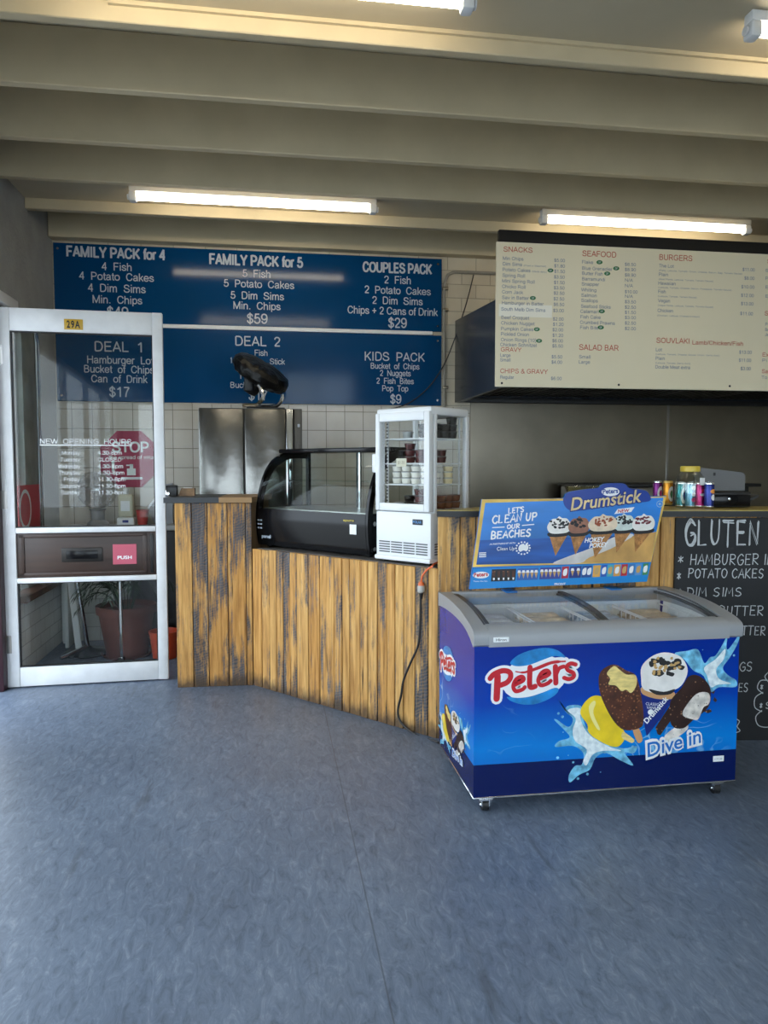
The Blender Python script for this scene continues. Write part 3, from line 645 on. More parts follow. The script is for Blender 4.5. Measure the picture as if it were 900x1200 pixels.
# range hood with the cream board on its front
PH = Plane((0, 4.348, 0), (0, -1, 0))
a, b = PH.at(583, 283), PH.at(581, 453)
HX0 = (a.x+b.x)/2; HT, HB = a.z, b.z
hood = thing('range_hood', 'grey metal exhaust hood over the cooking bench behind the counter', 'range hood', (2.4, 4.9, HB))
M_hood = mat('grey painted hood metal', (.035, .042, .055), .25, 0, var=.15, vscale=3)
yx = lambda x: (lambda u, v, w: V((w, u, v)))
sh = MB()
HX0 += .035
prof = [(4.36, HB), (5.498, HB), (5.498, 2.33), (4.36, 2.26)]
sh.prism(prof, HX0+.0, HX0+.02, lambda u, v, w: V((w, u, v))); sh.prism(prof, 4.38, 4.4, lambda u, v, w: V((w, u, v)))
sh.box((HX0+.02, 4.36, HB), (4.38, 4.38, 2.262)); sh.prism([(4.38, 2.25), (5.48, 2.318), (5.48, 2.33), (4.38, 2.262)], HX0+.02, 4.38, lambda u, v, w: V((w, u, v))); sh.box((HX0+.02, 5.48, HB), (4.38, 5.498, 2.33))
sh.build('canopy', M_hood, hood, rel=True)
MB().box((HX0-.02, 4.3585, 2.20), (4.38, 4.395, HT+.075), .003).build('fascia', M_blackmat, hood, rel=True)
MB().box((HX0+.02, 4.38, HB), (4.38, 4.41, HB+.035), .003).box((HX0+.02, 5.45, HB), (4.38, 5.48, HB+.035), .003).box((HX0+.02, 4.41, HB), (HX0+.05, 5.45, HB+.035), .003).build('drip_channel', M_blackmat, hood, rel=True)
fl = MB()
for i in range(6):
    x = HX0+.06+i*.49
    fl.box((x, 4.43, HB+.05), (x+.47, 5.44, HB+.07), .004)
    for k in range(8): fl.box((x+.03+k*.053, 4.45, HB+.045), (x+.05+k*.053, 5.42, HB+.05))
fl.build('filter', mat('greasy dark filter', (.02, .019, .017), .35, .5), hood, rel=True)

B3 = thing('menu_board', 'cream menu board of snacks, seafood and burgers on the hood front', 'menu board', (2.3, 4.348, HB))
MB().box((HX0-.04, 4.348, HB), (3.42, 4.3585, HT), .001, 1).build('panel', M_menu, B3, rel=True)
A7 = lambda r: (r[0], 580+r[1]/6.4286, 580+r[2]/6.4286, 275+r[3]/6.4286, r[4]/6.4286)
A5 = lambda r: (r[0], 560+r[1]/2.647, 560+r[2]/2.647, 270+r[3]/2.647, r[4]/2.647)
A8 = lambda r: (r[0], 740+r[1]/5.625, 740+r[2]/5.625, 275+r[3]/5.625, r[4]/5.625)
snacks = [('Min Chips', 58, 215, 190), ('Dim Sims', 57, 205, 232), ('Potato Cakes', 55, 268, 275), ('Spring Roll', 55, 228, 318), ('Mini Spring Roll', 52, 300, 360), ('Chicko Roll', 52, 232, 402), ('Corn Jack', 52, 212, 443), ('Sav in Batter', 52, 255, 485), ('Hamburger in Batter', 50, 367, 525), ('South Melb Dim Sims', 45, 380, 572), ('Beef Croquet', 45, 257, 635), ('Chicken Nugget', 45, 298, 677), ('Pumpkin Cakes', 43, 290, 720), ('Pickled Onion', 43, 258, 760), ('Onion Rings (10)', 43, 312, 803), ('Chicken Schnitzel', 38, 315, 840), ('Large', 38, 118, 920), ('Small', 38, 118, 955), ('Regular', 38, 143, 1085)]
sp_ = [('$5.00', 445, 205), ('$1.80', 445, 247), ('$1.50', 445, 288), ('$3.50', 443, 330), ('$1.50', 443, 372), ('$3.50', 442, 412), ('$2.50', 441, 452), ('$2.50', 440, 495), ('$6.50', 440, 537), ('$3.00', 437, 583), ('$2.00', 435, 647), ('$1.20', 435, 687), ('$2.00', 432, 728), ('$1.20', 432, 770), ('$6.00', 430, 811), ('$5.50', 430, 850), ('$5.50', 425, 932), ('$4.00', 424, 972), ('$6.00', 420, 1095)]
sea = [('Flake', 322, 358, 103), ('Blue Grenadier', 322, 417, 122), ('Butter Fish', 322, 388, 138), ('Barramundi', 322, 395, 155), ('Snapper', 321, 376, 171), ('Whiting', 320, 368, 189), ('Salmon', 320, 369, 206), ('Scallops', 320, 372, 222), ('Seafood Sticks', 319, 412, 240), ('Calamari', 317, 375, 256), ('Fish Cake', 317, 381, 273), ('Crumbed Prawns', 316, 425, 290), ('Fish Bite', 316, 374, 306), ('Small', 313, 350, 397), ('Large', 312, 348, 413)]
seap = zip(['$8.50', '$8.90', '$8.90', 'N/A', 'N/A', '$10.00', 'N/A', '$3.50', '$2.50', '$1.50', '$3.00', '$2.50', '$2.00'], [110, 126, 143, 159, 176, 195, 209, 226, 243, 259, 275, 292, 309])
bur = [('The Lot', 180, 278, 215), ('Plain', 178, 242, 272), ('Hawaiian', 175, 292, 330), ('Fish', 174, 227, 385), ('Vegan', 174, 255, 445), ('Chicken', 170, 275, 510), ('Lot', 158, 200, 768), ('Plain', 157, 220, 825), ('Double Meat extra', 155, 387, 882)]
burs = [('(Patty, Lettuce, Tomato, Onion, Cheese, Bacon, Egg, Tomato Sauce)', 180, 730, 240), ('(Beef Pattie, Lettuce, Tomato, Tomato Sauce)', 178, 540, 298), ('(Lettuce, Tomato, Cheese, Bacon, Pineapple, Tomato Sauce)', 175, 660, 352), ('(Lettuce, Tomato, Tartare Sauce)', 174, 430, 410), ('(Vegie Pattie, Lettuce, Tomato, Tomato Sauce)', 172, 540, 470), ('(Chicken, Lettuce, Cheese & Mayo)', 168, 448, 537), ('(Lettuce, Tomato, Cheese, Sauce, Onion, Garlic Aioli)', 158, 580, 792), ('(Lettuce, Tomato, Garlic Aioli)', 157, 388, 850)]
burp = [('$11.00', 730, 812, 240), ('$8.00', 742, 810, 297), ('$10.00', 722, 810, 354), ('$12.00', 720, 806, 410), ('$13.00', 720, 803, 465), ('$11.00', 715, 800, 530), ('$13.00', 708, 792, 785), ('$11.00', 706, 788, 838), ('$3.00', 717, 786, 893)]
cs = MB().box(PH.at(584.5, 370.5)+V((0, -.0006, 0)), PH.at(647, 358)+V((0, .001, 0)))
cs.build('cover_sticker', mat('white correction sticker', (.95, .92, .80), .4), B3, rel=True)
block(B3, 'heading', [A7(('SNACKS', 62, 285, 128, 40)), A7(('GRAVY', 42, 200, 880, 33)), A7(('CHIPS & GRAVY', 38, 398, 1043, 35)), A5(('SEAFOOD', 323, 430, 80, 18)), A5(('SALAD BAR', 313, 437, 371, 18)),
    A8(('BURGERS', 180, 402, 166, 38)), A8(('SOUVLAKI', 162, 385, 713, 35)), A8(('Lamb/Chicken/Fish', 398, 738, 724, 28)), A8(('S', 893, 915, 190, 30)), A8(('S', 876, 900, 533, 30)), A8(('Ex', 860, 905, 803, 27)), A8(('Sa', 857, 900, 913, 27))], PH, M_red)
block(B3, 'item_text', [A7((*r, 26)) for r in snacks]+[A5((*r, 10.5)) for r in sea]+[A8((*r, 22)) for r in bur]+[A8((*r, 10)) for r in burs]+[A7(('(Fried or Steamed)', 215, 385, 238, 12)), A7(('(Made daily)', 278, 390, 283, 12))]
    + [A8((t, 880, 903, v, 20)) for t, v in (('S', 245), ('P', 297), ('E', 355), ('E', 415), ('Pl', 600), ('Ba', 635), ('Ja', 668))]+[A8(('Pi', 858, 895, 838, 20)), A8(('To', 855, 895, 950, 20))], PH, M_menutxt)
block(B3, 'price_text', [A7((t, u, u+82, v, 25)) for t, u, v in sp_]+[A5((t, 455, 495 if len(t) > 5 else 490 if len(t) > 3 else 481, v, 10)) for t, v in seap]+[A8((*r, 22)) for r in burp], PH, M_menutxt)
bg = Many(); bt = Many()
for x, y, s in [(580+u/6.4286, 275+v/6.4286, 3.5) for u, v in ((418, 270), (285, 478), (315, 713), (332, 800))]+[(560+u/2.647, 270+v/2.647, 3.6) for u, v in ((377, 99), (429, 118), (401, 134), (384, 251), (381, 301))]:
    bg.new().poly([PH.at(x+s*math.cos(k*PI/9), y+.66*s*math.sin(k*PI/9), .0015) for k in range(18)])
    ptext(bt.new(), PH, 'GF', x-1.7, x+1.7, y+1.1, 2.2, off=.002)
bg.build('gluten_free_badge', M_green, B3, smooth=False, rel=True, fixn=False); bt.build('badge_letters', M_wht, B3, smooth=False, rel=True, fixn=False)
sc = MB()
for x, y in ((588, 449), (725, 451), (855, 452.5)):
    p = PH.at(x, y); sc.lathe([(0, 0), (.007, .001), (.006, .004), (0, .005)], p, 10, Matrix.Rotation(PI/2, 4, 'X'))
sc.build('screw', M_blackmat, B3, rel=True)

# stainless sheets behind the cooking line
spl = thing('splashback', 'dull stainless sheets on the wall beneath the hood', 'splashback', (2.9, 5.49, .9))
for x0, x1 in ((1.50, 3.10), (3.115, 4.4)):
    MB().box((x0, 5.488, .6), (x1, 5.4985, HB+.0), .002, 1).build('steel_sheet', M_steel2, spl, rel=True)
MB().box((3.098, 5.482, .6), (3.117, 5.4905, HB), .002, 1).build('joint_strip', M_steel, spl, rel=True)

# conduit and loose cable on the back wall
p = lambda x, y, Y: Plane((0, Y, 0), (0, -1, 0)).at(x, y)
c = MB(); c.tube([p(520.6, 478, 5.485), p(520.6, 345, 5.485), p(521, 332, 5.485), p(525, 322, 5.485), p(532, 318.5, 5.485), p(600, 321, 5.485)], .011, 10)
cond = c.build('conduit_pipe', mat('grey painted conduit', (.30, .28, .24), .5)); tag(cond, 'grey conduit running up between the blue boards and the white brick', 'pipe')
for y in (338, 363, 454): 
    q = p(520.6, y, 5.482); MB().box((q.x-.013, 5.470, q.z-.012), (q.x+.03, 5.4995, q.z+.012), .003).build('saddle_clip', M_steel2, cond)
c = MB(); c.tube([p(x, y, 5.465) for x, y in cr([(555, 322), (548, 350), (541, 373), (531, 402), (520, 428), (503, 453), (480, 472), (455, 480)], 6)], .0045, 6)
c.tube([p(x, y, 5.465) for x, y in cr([(541, 373), (543, 390), (546, 402), (549, 410)], 5)], .004, 6)
tag(c.build('hanging_cable', M_blackmat), 'thin black cable drooping in front of the white brick near the hood', 'cable')

# ================================================================== SERVICE COUNTER
SH = .785; TOPL = 1.072; TOPR = 1.05
ANG = math.atan2(3.251-4.222, .742+.106); ANR = math.radians(-8.7)
cnt = thing('service_counter', 'L-shaped servery counter clad in reclaimed timber boards', 'counter', (-.106, 4.222, 0))
def planks(name, L, z0, z1, loc, rotz, seed, widths=(.055, .10)):
    rnd = random.Random(seed); mb = MB(); lay = mb.bm.loops.layers.float_color.new('plank'); x = 0
    while x < L-.01:
        wdt = min(rnd.uniform(*widths), L-x)
        if L-x-wdt < .03: wdt = L-x
        n0 = len(mb.bm.faces); dy = rnd.uniform(0, .004)
        mb.box((x+.0019, dy-.002, z0), (x+wdt-.0019, .022, z1-rnd.uniform(0, .004)), .0022, 1)
        mb.bm.faces.ensure_lookup_table(); colr = (rnd.random(), rnd.random()**1.3, rnd.random(), 1)
        for f in mb.bm.faces[n0:]:
            for l in f.loops: l[lay] = colr
        x += wdt
    o = mb.build(name, PLANK, cnt, loc=V(loc)-cnt.location, rotz=rotz); return o
angL = math.atan2(4.222-4.237, -.106+.528)
planks('timber_panel', .4223, 0, TOPL-.03, (-.528, 4.237, 0), angL, 3, (.085, .115))
planks('timber_panel', 1.289, 0, SH-.001, (-.106, 4.222, 0), ANG, 12, (.05, .105))
planks('timber_panel', 2.4, 0, TOPR-.028, (.742, 3.251, 0), ANR, 5, (.07, .12))
def lp(o, ang): 
    c_, s_ = math.cos(ang), math.sin(ang); return lambda u, v, w: V((o[0]+c_*u-s_*v, o[1]+s_*u+c_*v, w))
FL = lp((-.528, 4.237), angL); FA = lp((-.106, 4.222), ANG); FR = lp((.742, 3.251), ANR)
M_carc = mat('brown counter carcass', (.20, .115, .045), .6, var=.3, vscale=20, stretch=(1, 1, .1))
ca = MB()
ca.prism([(.005, .022), (.418, .022), (.50, .45), (.005, .45)], 0, TOPL-.03, FL)
ca.prism([(.03, .022), (1.26, .022), (1.26, .50), (.30, .50)], 0, SH-.016, FA)
ca.prism([(.02, .022), (2.4, .022), (2.4, .28), (.25, .28)], 0, TOPR-.028, FR)
ca.build('carcass', M_carc, cnt, rel=True, smooth=False)
M_top = mat('charcoal laminate', (.022, .024, .028), .4)
M_topw = mat('oiled timber top', (.30, .17, .065), .45, var=.35, vscale=14, stretch=(.2, 1, 1))
MB().prism([(-.055, -.018), (.245, -.018), (.245, .46), (-.055, .46)], TOPL-.03, TOPL, FL).build('countertop', M_top, cnt, rel=True)
MB().prism([(.245, -.018), (.425, -.018), (.52, .46), (.245, .46)], TOPL-.03, TOPL, FL).build('countertop', M_topw, cnt, rel=True)
MB().prism([(.02, .0225), (1.265, .0225), (1.265, .50), (.30, .50)], SH-.016, SH, FA).build('shelf_top', mat('grey worn shelf', (.11, .10, .09), .5, var=.3, vscale=12), cnt, rel=True)
MB().prism([(-.006, -.022), (2.42, -.022), (2.42, .31), (.27, .31)], TOPR-.03, TOPR-.004, FR).build('countertop', M_blackmat, cnt, rel=True)
MB().prism([(-.004, -.020), (2.42, -.020), (2.42, .31), (.27, .31)], TOPR-.004, TOPR, FR).build('top_sheet', mat('mustard laminate', (.42, .31, .07), .35, var=.15, vscale=6), cnt, rel=True)

# ================================================================== CURVED GLASS DISPLAY
dc = thing('display_case', 'black countertop food display with curved glass front', 'display case', (*FA(.0, .055, 0)[:2], SH), ANG)
dc.location = (-.071, 4.318, SH); DL = .855; DD = .40
P2 = [(.0, .012), (-.012, .08), (-.018, .16), (-.012, .24), (.008, .33), (.045, .42), (.095, .485), (.16, .525), (.23, .54), (DD, .54)]
P2 = cr(P2, 4)
fx = lambda u, v, w: V((w, u, v))
low = [q for q in P2 if q[1] <= .235]
b_ = MB(); b_.prism(low+[(DD, .21), (DD, .012)], .012, DL-.012, fx); b_.build('base', M_black, dc)
gl = [q for q in P2 if q[1] >= .215 and q[0] < .27]
MB().strip(gl, .02, DL-.02, fx, -.005).build('curved_glass', G_dark, dc)
for x0 in (0, DL-.018):
    e = MB(); inner = [(q[0]+.035, q[1]-.0 if q[1] < .3 else q[1]-.028) for q in P2]
    pts = P2+[(DD, .50), (DD, .46)]
    # end trim: curved band following the profile
    band = P2[:-1]+[(DD, .54), (DD, .505)]
    inn = [(min(DD, q[0]+.036), max(.0, q[1]-max(0, min(.035, (q[1]-.3)*.16)))) for q in reversed(P2[:-3])]
    e.prism(band+inn, x0, x0+.018, fx); o = e.build('end_trim', M_black, dc)
    MB().prism([(.02, .20), (DD-.01, .20), (DD-.01, .505), (.16, .505), (.05, .39)], x0+.007, x0+.011, fx).build('end_glass', G_dark, dc)
    MB().prism([(.02, .012), (DD, .012), (DD, .215), (.02, .215)], x0, x0+.018, fx).build('end_panel', M_black, dc)
MB().box((0, .16, .535), (DL, DD, .56), .006).build('top_rail', M_black, dc)
bk = MB()
for x in (.0, DL*.5-.012, DL-.024): bk.box((x, DD-.02, .2), (x+.024, DD, .54))
bk.build('rear_frame', M_blackmat, dc)
MB().box((DL*.5+.02, DD-.035, .22), (DL*.5+.03, DD-.025, .535)).build('door_edge', M_chrome, dc)
MB().box((.02, .03, .212), (DL-.02, DD-.02, .222)).build('display_deck', M_steel, dc)
MB().box((.02, .12, .375), (DL-.02, DD-.04, .380)).build('glass_shelf', G_dark, dc)
for x in (.03, DL-.06):
    for y in (.03, DD-.06): MB().lathe([(0, 0), (.014, 0), (.018, .014), (0, .014)], (x+.015, y+.015, 0), 12).build('foot', M_blackmat, dc)
st = MB(); st.box((DL-.12, -.0205, .115), (DL-.075, -.0185, .165)); st.build('white_sticker', M_wht, dc)
t1 = MB(); letters(t1, 'apuro', V((DL-.165, -.0212, .18)), V((1, 0, 0)), V((0, 0, 1)), .011, .075, offset=.02); t1.build('yellow_lettering', mat('yellow vinyl', (.55, .42, .05), .5), dc, smooth=False, fixn=False)
t1 = MB(); letters(t1, 'panel', V((.05, -.017, .055)), V((1, 0, 0)), V((0, 0, 1)), .018, .075, offset=.02)
for i in range(3): t1.box((.018, -.0205, .15-.022*i), (.034, -.0195, .158-.022*i)); t1.box((.04, -.0205, .15-.022*i), (.056, -.0195, .158-.022*i))
t1.build('small_lettering', M_letter, dc, smooth=False, fixn=False)
kn = MB()
for z in (.04, .17): kn.lathe([(0, 0), (.012, 0), (.012, .006), (0, .008)], (DL, .03, z), 12, Matrix.Rotation(PI/2, 4, 'Y'))
kn.build('cover_cap', M_chrome, dc)

# ================================================================== UPRIGHT COUNTERTOP FRIDGE
FW, FD, FH = .33, .31, .735
fr = thing('countertop_fridge', 'white upright glass fridge on the low shelf of the counter', 'fridge', (.508, 3.57, SH), ANG)
G0 = .245
bd = MB(); bd.box((0, .0, .03), (FW, FD, G0), .006); bd.build('cabinet', M_white, fr)
MB().box((0, 0, .695), (FW, FD, FH), .012).build('top_cap', M_white, fr)
po = MB()
for x in (0, FW-.022):
    po.box((x, FD-.025, G0), (x+.022, FD, .70), .004)
po.box((0, 0.028, G0), (.016, .048, .70), .003); po.box((FW-.016, .028, G0), (FW, .048, .70), .003)
po.build('corner_post', M_white, fr)
dr = MB()
dr.box((.004, -.012, G0+.004), (.030, .022, .712), .005); dr.box((FW-.034, -.012, G0+.004), (FW-.002, .022, .712), .005)
dr.box((.030, -.012, .672), (FW-.034, .022, .712), .004); dr.box((.030, -.012, G0+.004), (FW-.034, .022, G0+.04), .004)
door = dr.build('door', M_white, fr)
MB().box((.028, .002, G0+.036), (FW-.032, .008, .676)).build('door_pane', G_clear, door)
MB().box((-.022, -.008, .43), (.004, .012, .52), .006).build('door_handle', M_white, door)
for nm, lo, hi in (('side_pane', (.004, .046, G0), (.009, FD-.022, .70)), ('side_pane', (FW-.009, .046, G0), (FW-.004, FD-.022, .70)), ('rear_pane', (.02, FD-.012, G0), (FW-.02, FD-.007, .70))):
    MB().box(lo, hi).build(nm, G_clear, fr)
MB().box((.012, .03, G0), (FW-.012, FD-.02, G0+.012)).build('inner_floor', M_white, fr)
rails = MB()
for x in (.034, FW-.040):
    for y in (.04, FD-.035): rails.box((x, y, G0), (x+.006, y+.008, .695))
rails.build('shelf_rail', M_white, fr)
hl = MB()
for x in (.0335, FW-.0405):
    for k in range(26): hl.box((x-.0005, .0385, G0+.03+k*.016), (x+.0075, .0392, G0+.037+k*.016))
hl.build('rail_slots', M_blackmat, fr)
SZ = [G0+.012, .372, .472, .590]
for z in SZ[1:]:
    s = MB(); s.tube([(.03, .035, z), (FW-.03, .035, z), (FW-.03, FD-.03, z), (.03, FD-.03, z), (.03, .035, z)], .0035, 6)
    for k in range(11): y = .055+k*.0205; s.tube([(.03, y, z), (FW-.03, y, z)], .0017, 5)
    s.build('wire_shelf', M_white, fr)
gv = MB()
for g0, g1 in ((.008, .075), (.083, .15), (.158, .225), (.233, .30)):
    for k in range(5): gv.box((g0+.012, -.0015, .048+k*.012), (g1+.012, .001, .054+k*.012))
for k in range(5): gv.box((FW-.001, .03, .048+k*.012), (FW+.0015, FD-.04, .054+k*.012))
gv.build('vent_grille', mat('dark grey vent', (.09, .09, .095), .5), fr)
MB().box((-.003, -.012, .012), (FW+.003, FD, .034), .006).build('plinth', M_white, fr)
bdg = MB().box((FW-.105, -.004, .188), (FW-.045, .001, .214), .002, 1).build('badge', M_blackmat, fr)
t1 = MB(); letters(t1, 'POLAR', V((FW-.1, -.0046, .196)), V((1, 0, 0)), V((0, 0, 1)), .011, .05, offset=.02); t1.build('badge_lettering', mat('blue print', (.06, .25, .55), .4), fr, smooth=False, fixn=False)
for x in (.02, FW-.05):
    for y in (.02, FD-.05): MB().lathe([(0, 0), (.012, 0), (.015, .014), (0, .014)], (x+.015, y+.015, 0), 12).build('foot', M_blackmat, fr)
tg = thing('price_tag', 'cream handwritten price tag clipped on the fridge middle shelf edge', 'price tag', world(fr) @ V((.105, .024, .458)), ANG)
MB().box((0, 0, 0), (.062, .003, .040), .001, 1).build('card', mat('cream card', (.7, .66, .52), .6), tg)
t1 = MB(); letters(t1, '$1.50', V((.012, -.0006, .014)), V((1, 0, 0)), V((0, 0, 1)), .014, .04); t1.build('writing', mat('brown ink', (.28, .2, .12), .7), tg, smooth=False, fixn=False)

# tubs of sauce and dips inside the fridge
FM = world(fr)
def tub_proto(nm, r, h, mbody, mlid, lab, grp):
    t = thing(nm, lab, 'tub', (0, 0, 0), 0, grp)
    MB().lathe([(0, .001), (r*.82, .001), (r*.84, .003), (r*.98, h-.006), (r*.98, h-.004), (0, h-.004)], seg=16).build('cup', mbody, t)
    MB().lathe([(0, h-.004), (r*1.05, h-.004), (r*1.06, h), (r*.9, h+.001), (0, h-.0005)], seg=16).build('lid', mlid, t)
    return t
M_ltran = mat('clear tub lid', (.45, .45, .45), .2)
KINDS = {
 'black': (mat('dark sauce', (.012, .010, .010), .25), M_blackmat), 'red': (mat('beetroot red sauce', (.085, .012, .012), .25), mat('dark red lid', (.06, .012, .014), .3)),
 'white': (mat('white dip', (.80, .77, .70), .35), M_ltran), 'clear': (mat('empty clear tub', (.45, .46, .45), .15), M_ltran),
 'brown': (mat('brown gravy', (.16, .05, .02), .25), mat('brown lid', (.12, .045, .025), .3)), 'yellow': (mat('yellow mayonnaise', (.75, .62, .36), .3), M_ltran)}
WH = {0: 'fridge floor', 1: 'lowest wire shelf', 2: 'middle wire shelf', 3: 'top wire shelf'}
protos = {}
def tubs(kind, shelf, x, y, n, adj, r=.027, h=.032):
    key = (kind, shelf); z0 = SZ[shelf]+(.0012 if shelf == 0 else .0042)
    lab = '%s in the white fridge, standing on the %s' % (adj, WH[shelf]); grp = '%s tubs on the %s' % (kind, WH[shelf])
    for k in range(n):
        loc = FM @ V((x, y, z0+k*(h+.0015)))
        if key not in protos:
            protos[key] = tub_proto('sauce_tub', r, h, *KINDS[kind], lab, grp); protos[key].location = loc
        else: dup(protos[key], loc)
for x, y in ((.215, .10), (.275, .10), (.275, .17)): tubs('black', 3, x, y, 2, 'black tub of dark sauce')
tubs('black', 3, .275, .24, 3, 'black tub of dark sauce'); tubs('clear', 3, .10, .12, 1, 'small clear tub')
for x, y, n_ in ((.13, .10, 3), (.195, .10, 2), (.255, .10, 3), (.13, .18, 3), (.195, .18, 2), (.255, .18, 3)): tubs('red', 2, x, y, n_-(1 if y > .15 else 0), 'dark red tub of sauce', h=.030)
tubs('black', 2, .07, .13, 2, 'black tub', h=.030)
for i, x in enumerate((.068, .125, .182, .24)): tubs('white', 1, x, .08, (3, 3, 3, 3)[i], 'white tub of dip', r=.025, h=.028); tubs('white', 1, x+.005, .15, 2, 'white tub of dip', r=.025, h=.028)
tubs('yellow', 1, .272, .215, 3, 'pale yellow tub of mayonnaise', r=.025, h=.028)
tubs('red', 0, .205, .08, 3, 'dark red tub of sauce', h=.030); tubs('red', 0, .267, .08, 3, 'dark red tub of sauce', h=.030)
tubs('black', 0, .14, .085, 2, 'black tub of dark sauce', h=.030); tubs('white', 0, .075, .085, 1, 'white tub of dip', r=.025, h=.028)
for y in (.14, .20, .26): tubs('brown', 0, .283, y, 2, 'brown tub of gravy', r=.027, h=.031)

# orange lead from the fridge joined to the freezer cord
fa = lambda x, y, d: Plane(FA(0, -d, 0), FA(0, -1, 0)-FA(0, 0, 0)).at(x, y)
cordm = MB(); cordm.tube([world(fr) @ V((FW+.01, .07, .02)), world(fr) @ V((FW+.012, .01, .012))]+[fa(x, y, .018) for x, y in cr([(506, 664), (500, 668), (495, 675), (493.5, 682)], 4)], .0045, 8)
ol = cordm.build('orange_lead', mat('orange cord', (.75, .13, .03), .4)); tag(ol, 'short orange power lead hanging off the shelf below the white fridge', 'power lead')
q0 = fa(493.5, 682, .018); 
MB().lathe([(0, .0), (.010, .0), (.014, -.008), (.014, -.016), (0, -.016)], q0, 12).build('plug', mat('orange plug', (.72, .14, .03), .4), ol)
cordb = MB(); cordb.tube([q0+V((0, 0, -.044))]+[fa(x, y, .016) for x, y in cr([(493, 700), (492.5, 730), (490, 756), (481, 777), (473, 797), (470, 815), (466.5, 831), (468, 843), (476, 853), (487, 861), (500, 866)], 6)]+[V((.735, 3.18, .010))], .0055, 8)
bc = cordb.build('black_cord', M_blackmat); tag(bc, 'black power cord trailing down the timber boards to the floor', 'power cord')
MB().lathe([(0, -.016), (.016, -.016), (.018, -.022), (.018, -.044), (.012, -.050), (0, -.050)], q0, 12).build('clear_socket', mat('clear socket plastic', (.42, .40, .36), .25), bc)
MB().lathe([(0, -.050), (.011, -.050), (.006, -.078), (0, -.078)], q0, 12).build('strain_relief', M_blackmat, bc)

# ================================================================== CHEST FREEZER
FZ = thing('ice_cream_freezer', 'blue chest freezer of ice creams with sliding glass lids, on castors', 'freezer', (.713, 2.53, 0))
WZ, DZ = 1.03, .548
M_wrap = freezer_print()
M_inner = mat('white freezer liner', (.75, .77, .78), .4)
blue = cr([(0, .606), (.04, .628), (.12, .652), (.25, .664), (.40, .664), (DZ, .655)], 4)
rim = cr([(-.012, .612), (-.012, .650), (.012, .668), (.07, .683), (.2, .703), (.38, .712), (DZ, .708)], 4)
fx = lambda u, v, w: V((w, u, v))
b_ = MB()
side = [(0, .05)]+blue+[(DZ, .05)]
for x0 in (0, WZ-.03): b_.prism(side, x0, x0+.03, fx)
b_.box((.03, 0, .05), (WZ-.03, .03, .606)); b_.box((.03, DZ-.03, .05), (WZ-.03, DZ, .655)); b_.box((.03, .03, .05), (WZ-.03, DZ-.03, .08))
body = b_.build('body', M_wrap, FZ)
l_ = MB(); l_.box((.031, .031, .40), (WZ-.031, DZ-.031, .415))
for lo, hi in (((.038, .031, .415), (WZ-.038, .038, .606)), ((.038, DZ-.038, .415), (WZ-.038, DZ-.031, .655))): l_.box(lo, hi)
lp_ = [(.031, .415)]+[(q[0], q[1]-.003) for q in blue if .031 <= q[0] <= DZ-.031]+[(DZ-.031, .415)]
for a_ in (.031, WZ-.038): l_.prism(lp_, a_, a_+.007, fx)
l_.build('liner', M_inner, FZ)
rm = MB()
cap = rim+[(DZ, .65)]+[(q[0], q[1]-.002) for q in reversed(blue[:-1])]
for x0, x1 in ((-.006, .052), (WZ-.052, WZ+.006)): MB().prism(cap, x0, x1, fx).build('lid_side', M_grey, FZ)
MB().prism([(-.014, .604), (-.016, .645), (-.004, .664), (.022, .674), (.045, .676), (.045, .606)], .05, WZ-.05, fx).build('front_rail', M_grey, FZ)
MB().box((.05, DZ-.035, .655), (WZ-.05, DZ, .711), .004).build('rear_rail', M_grey, FZ)
M_seal = mat('dark grey seal', (.05, .052, .055), .35)
def lid(x0, x1, dz):
    prof = [(q[0], q[1]+dz) for q in rim if .03 <= q[0] <= DZ-.02]
    g = MB().strip(prof, x0+.012, x1-.012, fx, -.004).build('sliding_lid', G_lid, FZ)
    s = MB()
    for a in (x0, x1-.014): s.strip(prof, a, a+.014, fx, -.009)
    s.box((x0, .028, prof[0][1]-.010), (x1, .042, prof[0][1]+.002), .002)
    s.build('lid_edge', M_seal, g)
lid(.055, .53, -.003); lid(.51, WZ-.055, -.014)
for x in (.055, WZ-.062):
    MB().strip([(q[0], q[1]+.002) for q in rim if .03 <= q[0] <= DZ-.06], x-.012, x-.006, fx, -.004).build('track', M_seal, FZ)
bk = MB()
def rect(mb, x0, x1, y0, y1, z, r=.003): mb.tube([(x0, y0, z), (x1, y0, z), (x1, y1, z), (x0, y1, z), (x0, y0, z)], r, 6)
for i in range(4):
    x0 = .06+i*.23; x1 = x0+.215; bk = MB(); rect(bk, x0, x1, .06, DZ-.06, .645); rect(bk, x0+.01, x1-.01, .07, DZ-.07, .56, .002); rect(bk, x0+.015, x1-.015, .08, DZ-.08, .470, .002)
    for k in range(6):
        xx = x0+.01+k*(x1-x0-.02)/5
        for yy in (.065, DZ-.065): bk.tube([(xx, yy, .645), (xx, yy, .470)], .0018, 5)
    for k in range(6):
        yy = .07+k*(DZ-.14)/5
        for xx in (x0+.003, x1-.003): bk.tube([(xx, yy, .645), (xx, yy, .470)], .0018, 5)
    for k in range(5): bk.tube([(x0+.02+k*(x1-x0-.04)/4, .08, .470), (x0+.02+k*(x1-x0-.04)/4, DZ-.08, .470)], .002, 5)
    bk.build('wire_basket', M_white, FZ)
    pt = MB().box((x0+.06, .050, .618), (x0+.15, .056, .662), .001, 1).build('ticket_holder', M_blackmat, FZ)
    MB().box((x0+.068, .0492, .622), (x0+.142, .0499, .638)).build('ticket', M_wht, pt)
MB().box((-.002, -.004, .046), (WZ+.002, DZ, .053), .002, 1).build('base_trim', M_chrome, FZ)
